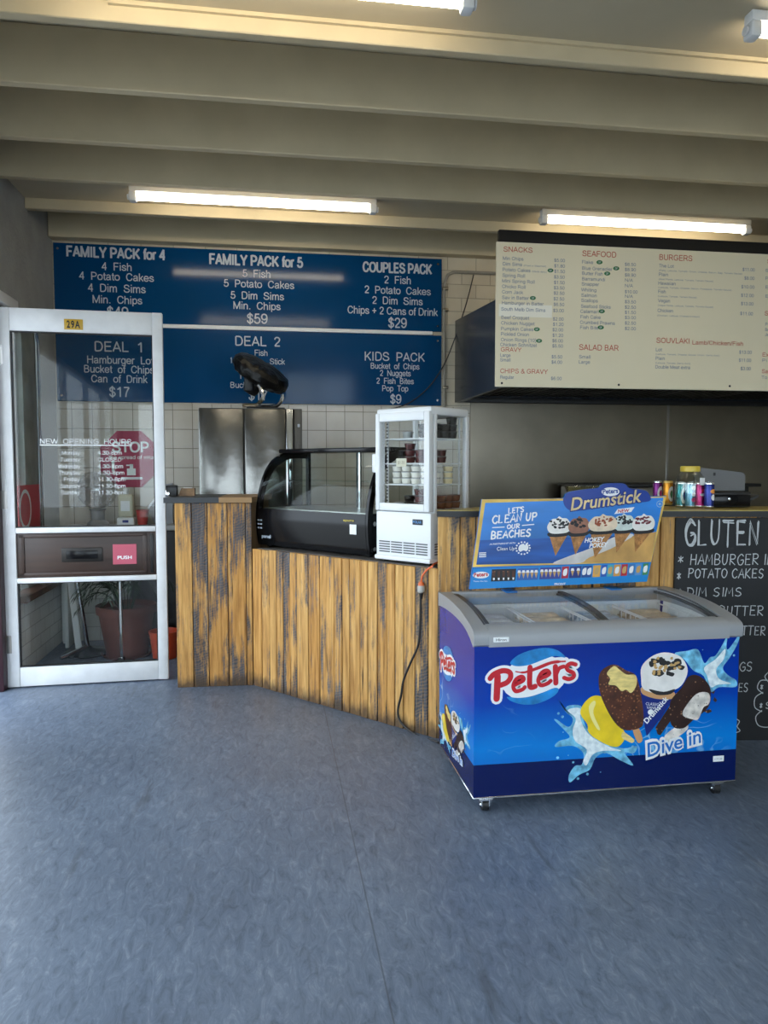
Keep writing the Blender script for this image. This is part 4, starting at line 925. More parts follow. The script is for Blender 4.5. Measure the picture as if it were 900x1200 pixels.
for x in (.045, WZ-.075):
    for y in (.012, DZ-.06):
        c_ = MB(); c_.box((x-.025, y-.02, .041), (x+.025, y+.02, .047)); c_.tube([(x-.019, y, .0215), (x+.019, y, .0215)], .006, 8); c_.box((x-.016, y-.016, .02), (x-.012, y+.016, .044)); c_.box((x+.012, y-.016, .02), (x+.016, y+.016, .044))
        o = c_.build('castor', M_chrome, FZ)
        MB().tube([(x-.011, y, .0215), (x+.011, y, .0215)], .0215, 18).build('wheel', M_blackmat, o)
# maker's strip and price sticker
lb = MB().box((.065, -.0185, .622), (.122, -.014, .640), .001, 1).build('maker_plate', M_wht, FZ)
t1 = MB(); letters(t1, 'Hiron', V((.074, -.0190, .6265)), V((1, 0, 0)), V((0, 0, 1)), .009, .038, offset=.01); t1.build('maker_lettering', M_blackmat, lb, smooth=False, fixn=False)
lb = MB().box((.936, -.002, .128), (.980, .0005, .150), .001, 1).build('white_sticker', M_wht, FZ)
t1 = MB(); letters(t1, '1718', V((.942, -.0026, .135)), V((1, 0, 0)), V((0, 0, 1)), .007, .030); t1.build('sticker_lettering', M_menutxt, lb, smooth=False, fixn=False)

# -- the printed picture on the wrap
M_lblue = mat('light blue print', (.01, .22, .56), .3, var=.35, vscale=20); M_lred = mat('red print', (.56, .012, .022), .3)
M_yel = mat('yellow ice print', (.86, .62, .02), .3, var=.15, vscale=14)
M_choc = speckle('nutty chocolate print', (.075, .022, .010), (.30, .12, .05), 85, .34); M_dchoc = speckle('dark chocolate print', (.030, .010, .006), (.40, .22, .12), 55, .20)
M_van = mat('vanilla print', (.80, .62, .22), .35, var=.22, vscale=30, stretch=(1, 1, 3)); M_cream2 = mat('cream print', (.83, .80, .76), .35, var=.1, vscale=24)
M_chip = speckle('choc chip cream print', (.66, .61, .55), (.05, .03, .02), 75, .20)
M_stick = mat('wooden stick print', (.62, .33, .14), .4); M_navy = mat('navy print', (.004, .02, .20), .3); M_nut = mat('nut print', (.58, .36, .13), .4)
M_splash = mat('splash print', (.16, .46, .80), .25, var=.6, vscale=30); M_foam = mat('foam print', (.74, .87, .94), .25, var=.25, vscale=50)
M_text2 = mat('mid blue print', (.004, .15, .55), .3)
def logo(art, par, L=2):
    m = MB(); w_ = MB(); r_ = MB()
    art.add(w_, [(370+215*math.cos(t*PI/12), 262-20*math.cos(t*PI/12)+150*math.sin(t*PI/12)) for t in range(24)], L, 0)
    S = [([(80, 252), (105, 225), (160, 205), (204, 216), (212, 250), (190, 283), (148, 300)], 34), ([(128, 240), (123, 388)], 42),
         ([(236, 304), (296, 274), (286, 250), (250, 264), (230, 308), (246, 344), (288, 336), (306, 320)], 26),
         ([(338, 190), (337, 305), (350, 324), (374, 318)], 34), ([(245, 214), (300, 222), (380, 200), (480, 165), (570, 160)], [8, 14, 20, 22, 20, 10]),
         ([(396, 272), (464, 242), (450, 216), (415, 230), (393, 276), (410, 312), (452, 304), (476, 286)], 26),
         ([(505, 192), (510, 302)], 34), ([(512, 244), (530, 206), (560, 194)], 26), ([(640, 184), (606, 176), (580, 196), (590, 220), (624, 240), (628, 266), (598, 280), (564, 270)], 27)]
    for pts, ww in S: art.line(w_, pts, (max(ww) if isinstance(ww, list) else ww)+34, L+1.1)
    for i, (pts, ww) in enumerate(S): art.line(r_, pts, ww, L+3+.1*i)
    art.add(m, [(210, 150), (262, 105), (350, 75), (440, 65), (520, 85), (572, 135), (500, 122), (420, 145), (340, 172), (265, 180), (222, 170)], L+2)
    art.add(m, [(190, 380), (260, 390), (340, 385), (430, 360), (500, 335), (530, 345), (510, 380), (450, 415), (370, 438), (290, 435), (220, 410)], L+2)
    w_.build('logo_white', M_wht, par, smooth=False, rel=True, fixn=False); m.build('logo_blue', M_lblue, par, smooth=False, rel=True, fixn=False); r_.build('logo_lettering', M_lred, par, smooth=False, rel=True, fixn=False)
def picture(art, par, seed):
    rnd = random.Random(seed)
    art.fill([(55, 262), (68, 285), (80, 305), (100, 290), (152, 295), (160, 345), (190, 410), (280, 470), (340, 495), (398, 488), (385, 520), (345, 515), (385, 575), (322, 545), (262, 510), (218, 530), (195, 580), (150, 600), (110, 632), (105, 600), (130, 560), (160, 555), (165, 505), (120, 470), (45, 470), (60, 445), (105, 432), (85, 400), (40, 352), (50, 350), (100, 385), (118, 350), (85, 315)], 1, M_splash, 'splash', par)
    art.fill([(95, 310), (148, 305), (150, 350), (185, 420), (270, 480), (330, 505), (250, 500), (205, 515), (180, 560), (165, 540), (180, 490), (130, 450), (118, 400), (130, 350)], 2, M_foam, 'splash_foam', par)
    art.fill([(556, 80), (610, 72), (660, 68), (690, 130), (715, 105), (740, 98), (770, 50), (792, 8), (788, 60), (800, 70), (845, 8), (840, 45), (805, 110), (775, 155), (800, 190), (837, 215), (835, 245), (760, 242), (720, 262), (690, 190), (640, 160), (600, 110)], 1, M_splash, 'splash', par)
    art.fill([(690, 150), (740, 115), (782, 70), (778, 115), (745, 160), (760, 205), (815, 228), (755, 230), (722, 240), (705, 190)], 2, M_foam, 'splash_foam', par)
    d = MB()
    for _ in range(46):
        if rnd.random() < .55: u, v = rnd.uniform(40, 400), rnd.uniform(260, 630); ok = v > 480 or u < 110
        else: u, v = rnd.uniform(560, 845), rnd.uniform(20, 260); ok = v < 70+abs(u-700)*.6
        if ok: art.dot(d, u, v, rnd.uniform(2, 7), 2)
    d.build('droplets', M_splash, par, smooth=False, rel=True, fixn=False)
    art.fill([(150, 330), (160, 290), (195, 256), (235, 256), (262, 290), (330, 400), (347, 440), (322, 482), (280, 480), (215, 442), (185, 410), (180, 378)], 3, M_yel, 'lemon_ice', par)
    art.fill([(185, 300), (205, 275), (215, 285), (205, 330), (235, 400), (222, 400), (195, 350)], 4, mat('pale yellow print', (.92, .80, .30), .3), 'ice_gleam', par)
    art.fill([(335, 420), (352, 430), (385, 458), (378, 472), (362, 466), (330, 445)], 3.5, M_van, 'ice_stick', par)
    art.fill([(378, 410), (402, 404), (422, 455), (414, 472), (398, 468)], 3.6, M_stick, 'wooden_stick', par)
    art.fill([(225, 180), (240, 140), (290, 118), (345, 148), (388, 175), (415, 280), (425, 380), (405, 408), (350, 414), (310, 390), (270, 330), (235, 250)], 4.5, M_choc, 'chocolate_ice_cream', par)
    art.fill([(260, 155), (290, 125), (312, 140), (345, 165), (385, 170), (390, 212), (368, 248), (345, 232), (325, 238), (300, 212), (268, 205), (275, 180)], 5.5, M_van, 'bitten_centre', par)
    art.fill([(412, 245), (490, 275), (560, 268), (500, 370), (440, 446), (430, 400)], 4, M_navy, 'cone_wrapper', par, smooth=0)
    art.fill([(412, 225), (450, 245), (510, 258), (558, 255), (552, 283), (480, 280), (418, 256)], 4.6, M_stick, 'wafer_rim', par)
    art.fill([(410, 190), (410, 135), (450, 92), (510, 74), (580, 95), (614, 148), (605, 200), (572, 238), (500, 256), (440, 245), (415, 225)], 5, M_cream2, 'cone_cream', par)
    a = MB(); b2 = MB()
    for _ in range(20):
        t_, q_ = rnd.uniform(0, 2*PI), rnd.random()**.5; u, v = 512+74*q_*math.cos(t_), 138+40*q_*math.sin(t_)
        art.add(a, [(u+rnd.uniform(10, 20)*math.cos(k*PI/3), v+rnd.uniform(7, 15)*math.sin(k*PI/3)) for k in range(6)], 6+.05*_)
    for _ in range(22): 
        t_, q_ = rnd.uniform(0, 2*PI), rnd.random()**.5; u, v = 512+76*q_*math.cos(t_), 136+42*q_*math.sin(t_); art.add(b2, [(u+rnd.uniform(5, 11)*math.cos(k*PI/2.5), v+rnd.uniform(5, 9)*math.sin(k*PI/2.5)) for k in range(5)], 7.1+.05*_)
    art.add(a, [(445, 235), (510, 250), (560, 240), (540, 262), (480, 262)], 6)
    a.build('chocolate_topping', M_blackmat, par, smooth=False, rel=True, fixn=False); b2.build('nuts', M_nut, par, smooth=False, rel=True, fixn=False)
    art.fill([(478, 408), (545, 305), (560, 360), (500, 445), (488, 440)], 5.4, M_dchoc, 'bar_side', par, smooth=0)
    art.fill([(520, 448), (600, 395), (622, 425), (540, 478)], 5, M_chip, 'bar_filling', par)
    art.fill([(540, 300), (590, 235), (620, 188), (660, 183), (705, 218), (722, 262), (712, 330), (645, 385), (600, 420), (548, 400)], 5.6, M_dchoc, 'chocolate_bar', par)
    art.fill([(605, 330), (655, 268), (705, 262), (720, 290), (712, 318), (690, 330), (668, 382), (640, 380), (600, 362)], 6.4, M_chip, 'bitten_filling', par)
    c_ = MB(); art.add(c_, [(740, 285), (752, 300), (745, 310), (734, 300)], 5, 0); art.add(c_, [(690, 345), (722, 340), (730, 350), (712, 358)], 5, 0); art.add(c_, [(722, 262), (742, 258), (735, 272)], 5, 0)
    c_.build('chocolate_crumbs', M_dchoc, par, smooth=False, rel=True, fixn=False)
    w_ = MB(); t_ = MB(); sm = Many()
    art.text(w_, 'Dive in', 436, 692, 545, 70, 7, ang=.215, offset=.095, shear=.15); art.text(w_, 'Dive in', 440, 690, 543, 68, 7.3, ang=.215, offset=.06, shear=.15)
    art.text(t_, 'Dive in', 446, 686, 540, 62, 8.5, ang=.215, offset=.012, shear=.15)
    art.text(sm.new(), 'CLASSIC', 432, 490, 305, 12, 5.5, ang=-.12); art.text(sm.new(), 'VANILLA', 436, 500, 322, 12, 5.5, ang=-.12); art.text(sm.new(), 'Drumstick', 440, 530, 390, 24, 5.5, ang=.85, offset=.02); art.dot(sm.new(), 455, 338, 13, 5.5)
    w_.build('slogan_outline', M_wht, par, smooth=False, rel=True, fixn=False); t_.build('slogan_lettering', M_text2, par, smooth=False, rel=True, fixn=False); sm.build('wrapper_lettering', M_wht, par, smooth=False, rel=True, fixn=False)
PF = Plane((0, 2.53, 0), (0, -1, 0))
def art_on(pl, ox, oy, sc, w, h, n=None):
    o = pl.at(ox, oy); a = pl.at(ox+w/sc, oy+h/sc*.0); U = pl.x*((a-o).dot(pl.x)/w); c = pl.at(ox, oy+h/sc); return Art(o, U, pl.y*((c-o).dot(pl.y)/h), pl.n)
logo(art_on(PF, 560, 750.5, 5.625, 900, 506), body)
picture(art_on(PF, 640, 750, 3.75, 900, 675), body, 4)
# left end of the cabinet carries the same print, narrower
PS = Plane((.713, 0, 0), (-1, 0, 0))
def art_side(x0, x1, y0, y1, u0, u1, v0, v1):
    o = PS.at(x0, y0); a = PS.at(x1, y0); c = PS.at(x0, y1); U = PS.x*((a-o).dot(PS.x)/(u1-u0)); W = PS.y*((c-o).dot(PS.y)/(v1-v0)); return Art(o-U*u0-W*v0, U, W, PS.n)
logo(art_side(515.5, 534.5, 747, 787, 60, 660, 65, 440), body, 1)
picture(art_side(514, 552, 800, 868, 40, 845, 5, 632), body, 9)

# packets inside the freezer
M_pk = [mat('white wrapper', (.70, .73, .77), .35, var=.15, vscale=20), mat('cream wrapper', (.66, .55, .40), .35, var=.35, vscale=20), mat('silver blue wrapper', (.40, .50, .64), .3, var=.45, vscale=14), mat('beige wrapper', (.56, .47, .37), .4, var=.4, vscale=14)]
names_ = ['white wrapped ice cream', 'cream wrapped ice cream', 'silvery blue wrapped ice cream', 'beige wrapped ice cream']
cols = ['basket beside the timber boards', 'second basket from the timber boards', 'third basket from the timber boards', 'basket beside the blackboard']
pr = []
for j in range(4):
    bmj = MB(); bmj.box((-.085, -.033, 0), (.085, .033, .042), .014, 3)
    for v in bmj.bm.verts: v.co.z += .004*math.sin(v.co.x*60+j)*math.cos(v.co.y*50)
    for s in (-1, 1): bmj.box((s*.085-.008, -.03, .018), (s*.085+.008, .03, .022), .001, 1)
    pr.append(D.meshes.new('x')); bmesh.ops.recalc_face_normals(bmj.bm, faces=bmj.bm.faces); bmj.bm.to_mesh(pr[-1]); pr[-1].materials.append(M_pk[j])
    for p_ in pr[-1].polygons: p_.use_smooth = True
for i in range(4):
    for r_ in range(5):
        for l_ in range(3):
            j = i
            o = D.objects.new('ice_cream_packet', pr[j]); COL.objects.link(o)
            o.location = FZ.location+V((.06+i*.23+.108, .105+r_*.082, .482+l_*.0515)); o.rotation_euler = (R.uniform(-.03, .03), R.uniform(-.02, .02), R.uniform(-.06, .06))
            tag(o, '%s packet in the freezer, %s' % (names_[j], cols[i]), 'ice cream', '%s packets in the freezer' % names_[j])

# ================================================================== HEADER SIGN ON THE FREEZER
PSG = Plane((0, 3.02, 0), (0, -1, 0))
sg = thing('advertising_sign', 'blue parallelogram ice cream sign standing on the back of the freezer', 'sign', (1.25, 3.02, .711))
ar = art_on(PSG, 540, 560, 3.75, 900, 525)
out = [(40, 490), (90, 95), (440, 92)]+cr([(446, 88), (456, 70), (485, 60), (540, 52), (596, 46), (618, 30), (660, 25), (712, 28), (735, 48), (775, 54), (812, 62), (830, 86)], 4)+[(905, 84), (825, 476)]
bp_ = MB()
f0 = [ar.p(u, v, -1.7) for u, v in out]; bk_ = [q+V((0, .012, 0)) for q in f0]
zmin = .712
for L_ in (f0, bk_):
    for q in L_: q.z = max(q.z, zmin)
A_ = [bp_.bm.verts.new(q) for q in f0]; B_ = [bp_.bm.verts.new(q) for q in bk_]
bp_.bm.faces.new(A_); bp_.bm.faces.new(B_[::-1])
for i in range(len(A_)): bp_.bm.faces.new((A_[i], B_[i], B_[(i+1) % len(A_)], A_[(i+1) % len(A_)]))
M_signblue = mat('sign blue', (.008, .16, .52), .3)
panel = bp_.build('panel', M_signblue, sg, smooth=False, rel=True)
ft = MB()
for x in (.98, 1.45): ft.box((x, 2.99, .7115), (x+.05, 3.07, .7175), .002, 1)
ft.build('foot', M_signblue, sg, rel=True)
F_ = lambda pts, lay, m, nm, sm=0: ar.fill(pts, lay, m, nm, panel, smooth=sm)
M_sky = mat('sky print', (.02, .20, .62), .3, var=.35, vscale=3, stretch=(.5, 1, 2)); M_seap = mat('sea print', (.008, .085, .36), .3, var=.5, vscale=9, stretch=(.25, 1, 2.5))
M_sand = mat('sand print', (.60, .34, .10), .4, var=.25, vscale=9); M_surf = mat('surf print', (.62, .60, .58), .4, var=.2, vscale=12)
M_royal = mat('royal blue print', (.008, .045, .30), .3); M_yelbd = mat('yellow border print', (.80, .50, .10), .4, var=.35, vscale=7)
F_([(52, 392), (90, 95), (452, 93), (640, 96), (905, 86), (842, 386)], .3, M_yelbd, 'yellow_border')
F_([(68, 382), (104, 110), (892, 92), (838, 384)], 1, M_sky, 'sky_print')
F_([(68, 382), (82, 274), (860, 262), (838, 384)], 2, M_seap, 'sea_print')
F_([(420, 384), (560, 340), (700, 275), (862, 248), (838, 384)], 3, M_sand, 'sand_print', 0)
F_([(400, 384), (470, 352), (560, 320), (690, 262), (760, 262), (660, 320), (560, 360), (520, 384)], 3.5, M_surf, 'surf_print', 4)
F_([(440, 100), (446, 88), (456, 70), (485, 60), (540, 52), (596, 46), (618, 30), (660, 25), (712, 28), (735, 48), (775, 54), (812, 62), (832, 88), (826, 108), (760, 116), (640, 130), (500, 150), (455, 135)], 4, M_royal, 'title_arch', 3)
# row of products along the foot of the sign
F_([(40, 490), (55, 400), (842, 388), (825, 476)], 1.2, mat('bright blue print', (.01, .25, .66), .3), 'foot_strip')
pal = [(.01, .01, .012), (.03, .12, .42), (.04, .06, .30), (.45, .02, .05), (.02, .04, .22), (.02, .08, .30), (.75, .40, .08), (.03, .10, .45), (.08, .42, .45), (.65, .33, .08), (.50, .02, .03), (.05, .18, .45), (.12, .30, .62), (.06, .26, .10)]
bx = [(135, 240), (246, 338), (345, 437), (441, 472), (476, 528), (531, 575), (580, 614), (618, 642), (646, 670), (674, 704), (708, 736), (740, 768), (772, 800), (806, 830)]
for i, (u0, u1) in enumerate(bx):
    y0 = 404-(u0-135)*.017; y1 = 458-(u0-135)*.019
    m_ = mat('product card %d' % i, pal[i], .35)
    F_([(u0, y0), (u1, y0-1), (u1-4, y1-1), (u0-4, y1)], 2, m_, 'product_card')
pc = MB(); pw = MB(); pt_ = MB()
for i, (u0, u1) in enumerate(bx):
    nn = 5 if i < 3 else (2 if i in (4, 5) else 1)
    for k in range(nn):
        u = u0+(k+.5)*(u1-u0)/nn-2; y = 428-(u0-135)*.018
        if i in (0,): ar.add(pt_, [(u-6, y-16), (u+6, y-16), (u+5, y+12), (u-5, y+12)], 3, 0); ar.add(pw, [(u-4, y+14), (u+4, y+14), (u+3, y+24), (u-3, y+24)], 3, 0)
        elif i in (1, 2, 4): ar.add(pc, [(u-7, y-4), (u+7, y-4), (u, y+22)], 3, 0); ar.add(pw, [(u-8, y-4), (u-5, y-15), (u+5, y-15), (u+8, y-4)], 3, 0)
        else: ar.add(pw if i % 2 else pc, [(u-7, y-8), (u+9, y-14), (u+6, y+14), (u-9, y+16)], 3, 3)
pc.build('product_cones', M_nut, panel, smooth=False, rel=True, fixn=False); pw.build('product_tops', M_wht, panel, smooth=False, rel=True, fixn=False); pt_.build('product_bars', M_choc, panel, smooth=False, rel=True, fixn=False)
def small_logo(u, v, ru, rv, h, lay, m1, m2):
    a = MB(); a.poly([ar.p(u+ru*math.cos(k*PI/12), v+rv*math.sin(k*PI/12), lay) for k in range(24)]); a.build('logo_oval', m1, panel, smooth=False, rel=True, fixn=False)
    t_ = MB(); ar.text(t_, 'Peters', u-ru*.86, u+ru*.86, v+h*.45, h, lay+1, ang=.06, offset=.03); t_.build('logo_lettering', m2, panel, smooth=False, rel=True, fixn=False)
small_logo(88, 428, 35, 15, 17, 3, M_wht, M_lred)
small_logo(650, 64, 40, 20, 21, 6, M_wht, M_royal)
w_ = Many(); dt = MB()
ar.hand(w_.new(), "LET'S", 203, 273, 156, 22, 5, ang=.08, w=5, slant=.15, jit=.04); ar.hand(w_.new(), 'CLEAN UP', 134, 332, 200, 33, 5, ang=.07, w=6.5, slant=.15, jit=.04)
ar.hand(w_.new(), 'OUR', 198, 256, 225, 17, 5, ang=.06, w=5, slant=.15, jit=.04); ar.hand(w_.new(), 'BEACHES', 130, 306, 268, 30, 5, ang=.06, w=6.5, slant=.15, jit=.04)
ar.line(w_.new(), [(136, 219), (186, 217)], 4, 5, 0); ar.line(w_.new(), [(264, 211), (314, 207)], 4, 5, 0)
ar.text(w_.new(), 'IN PARTNERSHIP WITH', 124, 236, 296, 7, 5, ang=.04, shear=.25, offset=.01); ar.hand(w_.new(), 'C', 156, 170, 320, 15, 5, w=2.5); ar.text(w_.new(), 'lean Up', 170, 232, 320, 15, 5, shear=.1)
for k in range(14):
    t = k*2*PI/14; ar.dot(dt, 268+30*math.cos(t), 312+27*math.sin(t), 4, 5)
ar.add(dt, [(248, 318), (252, 300), (270, 292), (276, 300), (282, 290), (292, 308), (284, 326), (270, 322), (256, 328)], 5, 3)
ar.text(w_.new(), 'HOKEY', 537, 628, 292, 20, 9.5, ang=.05, shear=.3, offset=.03); ar.text(w_.new(), 'POKEY', 558, 645, 316, 20, 9.5, ang=.05, shear=.3, offset=.03)
ar.text(w_.new(), 'FRONT', 408, 458, 481, 9, 3, offset=.03); ar.text(w_.new(), 'Taste the fun', 56, 116, 458, 6, 3)
for k in range(4): ar.line(w_.new(), [(80, 330+k*6), (108, 329+k*6)], 3, 5, 0)
dt.build('white_emblem', M_wht, panel, smooth=False, rel=True, fixn=False); w_.build('white_lettering', M_wht, panel, smooth=False, rel=True, fixn=False)
n_ = MB(); ar.add(n_, [(668, 165), (684, 142), (760, 134), (745, 156)], 6, 0); n_.build('new_flash', M_wht, panel, smooth=False, rel=True, fixn=False)
n_ = MB(); ar.text(n_, 'NEW', 684, 738, 159, 14, 7, ang=.06, shear=.2, offset=.03); n_.build('new_lettering', M_lred, panel, smooth=False, rel=True, fixn=False)
n_ = MB(); ar.text(n_, 'Drumstick', 470, 798, 149, 58, 6, ang=.12, shear=.25, offset=.055); n_.build('title_shadow', M_navy, panel, smooth=False, rel=True, fixn=False)
n_ = MB(); ar.text(n_, 'Drumstick', 474, 794, 147, 55, 8, ang=.12, shear=.25, offset=.016); n_.build('title_lettering', mat('pale gold print', (.72, .58, .30), .4, var=.2, vscale=15), panel, smooth=False, rel=True, fixn=False)
n_ = MB(); ar.line(n_, [(875+14*math.cos(k*PI/8), 121+14*math.sin(k*PI/8)) for k in range(17)], 3, 5, 0); ar.dot(n_, 875, 121, 6, 5); n_.build('emblem', mat('pale blue print', (.3, .5, .75), .4), panel, smooth=False, rel=True, fixn=False)
M_wafer = speckle('wafer print', (.40, .18, .05), (.24, .09, .02), 140, .3)
for i, (cx_, ty, by, hw, cream, dots_) in enumerate([(424, 258, 350, 52, M_cream2, M_blackmat), (512, 258, 346, 47, mat('chocolate cream print', (.30, .13, .08), .4, var=.2, vscale=30), M_blackmat), (712, 248, 340, 50, mat('mint cream print', (.62, .70, .66), .4, var=.2, vscale=30), M_blackmat), (802, 250, 340, 52, M_cream2, mat('berry print', (.15, .01, .02), .4)), (618, 250, 364, 66, mat('honey cream print', (.76, .62, .46), .4, var=.15, vscale=30), mat('caramel print', (.32, .06, .015), .4))]):
    L_ = 5+i*.5; lean = {0: -14, 1: -14, 2: -30, 3: -36, 4: -34}[i]
    F_([(cx_-hw*.82, ty-4), (cx_+hw*.78, ty-8), (cx_+lean*1.0, by)], L_, M_wafer, 'wafer_cone')
    F_([(cx_-hw*.85, ty-14), (cx_+hw*.85, ty-18), (cx_+hw*.72, ty+2), (cx_-hw*.75, ty+6)], L_+.2, M_blackmat, 'chocolate_band', 3)
    F_([(cx_-hw, ty-40), (cx_-hw*.62, ty-72), (cx_-hw*.2, ty-76), (cx_, ty-86), (cx_+hw*.25, ty-78), (cx_+hw*.7, ty-74), (cx_+hw, ty-46), (cx_+hw*.8, ty-16), (cx_, ty-8), (cx_-hw*.75, ty-12)], L_+.4, cream, 'cone_cream', 4)
    a = MB()
    for _ in range(26):
        t_, q_ = R.uniform(0, 2*PI), R.random()**.5; u, v = cx_+hw*.8*q_*math.cos(t_), ty-54+20*q_*math.sin(t_); ar.add(a, [(u+R.uniform(3, 9)*math.cos(k*PI/2.5), v+R.uniform(3, 6)*math.sin(k*PI/2.5)) for k in range(5)], L_+.6+.01*_)
    a.build('cone_topping', dots_, panel, smooth=False, rel=True, fixn=False)

# ================================================================== BLACKBOARD
nC = FR(0, -1, 0)-FR(0, 0, 0)
PC = Plane(FR(0, -.018, 0), nC)
cb = thing('blackboard', 'blackboard with chalk writing leaning against the counter beside the freezer', 'blackboard', FR(1.6, -.01, 0))
x0 = (PC.at(790, 700)-FR(0, 0, 0)).dot(FR(1, 0, 0)-FR(0, 0, 0))
q = MB(); q.prism([(x0, -.018), (x0+.78, -.018), (x0+.78, -.003), (x0, -.003)], .001, PC.at(795, 607).z, FR); q.build('board', M_chalkbd, cb, rel=True, smooth=False)
Z3 = lambda u, v: (760+u/4.0, 580+v/4.0)
rc_ = random.Random(21)
def chalk(mb, t, u0, u1, v, h, w=.005, **k):
    a = PC.at(*Z3(u0, v), .0012); b = PC.at(*Z3(u1, v)); c = PC.at(*Z3(u0, v-h)); hand(mb, t, a, PC.x, PC.y, PC.n, (c-a).dot(PC.y), (b-a).dot(PC.x), w=w, rnd=rc_, **k)
t1 = MB()
for k in range(4): chalk(t1, 'GLUTEN', 172+rc_.uniform(-5, 5), 530+rc_.uniform(-5, 5), 236+rc_.uniform(-4, 4), 112, .005, jit=.05)
t1.build('chalk_heading', M_chalk, cb, rel=True, smooth=False, fixn=False)
t1 = Many()
for t, u0, u1, v, h in (('*', 137, 172, 318, 34), ('HAMBURGER IN', 195, 590, 326, 48), ('*', 132, 158, 396, 34), ('POTATO CAKES', 185, 545, 388, 42), ('*', 140, 158, 465, 26), ('DIM SIMS', 178, 445, 474, 40), ('*', 120, 140, 556, 26), ('FISH IN BUTTER F', 120, 600, 564, 44), ('BATTER', 380, 552, 656, 40), ('RINGS', 345, 492, 824, 42), ('CAKES', 345, 470, 922, 40), ('S', 548, 575, 1000, 30), ('*', 523, 540, 912, 24), ('*', 520, 537, 998, 24)):
    chalk(t1.new(), t, u0, u1, v, h, .0042, slant=.06)
for pts in ([(575, 820), (545, 850), (565, 880)], [(565, 870), (525, 870), (510, 905), (535, 930)], [(535, 925), (500, 950), (498, 995), (530, 1015)], [(530, 1010), (502, 1040), (515, 1080), (560, 1088), (590, 1070)], [(400, 1045), (425, 1060), (415, 1085), (428, 1105), (405, 1115)]):
    t1.new().ribbon([PC.at(*Z3(*p_), .0012) for p_ in cr(pts, 6)], .0042, PC.n)
t1.build('chalk_writing', M_chalk, cb, rel=True, smooth=False, fixn=False)

# ================================================================== THINGS ON THE RIGHT COUNTER
TZ = TOPR
def can(x, y, body, label, lid=M_chrome, art=None):
    t = thing('drink_can', label, 'can', (x, y, TZ), 0)
    MB().lathe([(0, .002), (.019, .002), (.0225, .008), (.0228, .012), (.0228, .113), (.0205, .121)], seg=28).build('can_body', body, t)
    MB().lathe([(.0228, .1125), (.0232, .114), (.0205, .1225), (.0198, .1225), (.0193, .119), (0, .119)], seg=28).build('lid', lid, t)
    MB().lathe([(.0185, .0015), (.0228, .0075), (.0230, .010), (.0230, .0125), (.0226, .0125)], seg=28).build('rim', lid, t)
    return t
def can_art(t, m, a0, a1, z0, z1, rot=0, hole=None, nm='label_art', lay=0):
    # oval printed on the can wall, facing the shop
    mb = MB(); rr = .02325+.0002*lay; n_ = 24; am, zm = (a0+a1)/2, (z0+z1)/2
    ring = [[(am+(a1-a0)/2*math.cos(k*2*PI/n_)*s, zm+(z1-z0)/2*math.sin(k*2*PI/n_)*s) for k in range(n_)] for s in (hole or .02, .5*(1+(hole or 0)), 1)]
    vs = [[mb.bm.verts.new((rr*math.sin(a), -rr*math.cos(a), z)) for a, z in r] for r in ring]
    for A, B in zip(vs, vs[1:]):
        for k in range(n_): mb.bm.faces.new((A[k], A[(k+1) % n_], B[(k+1) % n_], B[k]))
    return mb.build(nm, m, t, fixn=False)
M_can = lambda nm, c: mat(nm, c, .25, .55, var=.25, vscale=25)
cs_ = [(772.5, 592, 'purple can', (.16, .015, .16), 'tall purple drink can, first of the row beside the freezer sign'), (785, 592.5, 'orange can', (.75, .30, .02), 'tall orange yellow drink can between purple and teal cans'), (797, 595, 'teal can', (.05, .30, .33), 'teal drink can between the orange and light blue cans'),
       (808.5, 595.5, 'sky can', (.16, .42, .62), 'light blue drink can between the teal and pink cans'), (819, 595.5, 'pink can', (.55, .03, .20), 'bright pink drink can beside the dark blue one'), (830.5, 596, 'navy can', (.02, .035, .20), 'dark blue drink can ending the row beside the cash drawer')]
pinkp = mat('hot pink print', (.6, .04, .2), .4); oran = mat('orange print', (.8, .3, .05), .4)
for i, (x, y, nm, c, lab) in enumerate(cs_):
    q = onz(x, y, TZ)
    if i < 2: q = q+V((.0, .02, 0))
    t = can(q.x, q.y, M_can(nm, c), lab, lid=M_chrome if i != 1 else M_gold)
    th = .25
    if i < 3: can_art(t, M_wht, -.75+th, .85+th, .02, .095, hole=.5); can_art(t, [pinkp, M_green, M_navy][i], -.2+th, .35+th, .035, .075, lay=1)
    elif i == 3: can_art(t, M_wht, -.6+th, .6+th, .085, .105); can_art(t, pinkp, -.6+th, .7+th, .03, .05); can_art(t, M_wht, -.5+th, .5+th, .055, .075)
    elif i == 4: can_art(t, M_wht, -.7+th, .7+th, .058, .07); can_art(t, M_lred, -.35+th, .35+th, .075, .09)
    else: can_art(t, oran, -.6+th, .8+th, .07, .09); can_art(t, M_wht, -.4+th, .6+th, .038, .066)
jr = thing('glass_jar', 'clear round glass jar with a yellow screw lid behind the cans', 'jar', (1.950, 3.235, TZ))
MB().lathe([(0, .003), (.055, .003), (.062, .012), (.066, .05), (.066, .115), (.060, .145), (.045, .165), (.040, .170), (.040, .178), (.037, .178), (.037, .169), (.057, .143), (.063, .115), (.063, .05), (.058, .014), (0, .008)], seg=36).build('jar_glass', glass('jar glass', (.95, .96, .93), 1.6), jr)
MB().lathe([(0, .196), (.040, .196), (.044, .192), (.044, .172), (.041, .170), (0, .174)], seg=36).build('screw_lid', mat('yellow lid', (.68, .50, .06), .4), jr)
jt = MB(); jt.box((-.017, -.0672, .108), (.017, -.0650, .142), .0008, 1); o = jt.build('paper_tag', M_wht, jr); o.rotation_euler = (0, 0, .4)
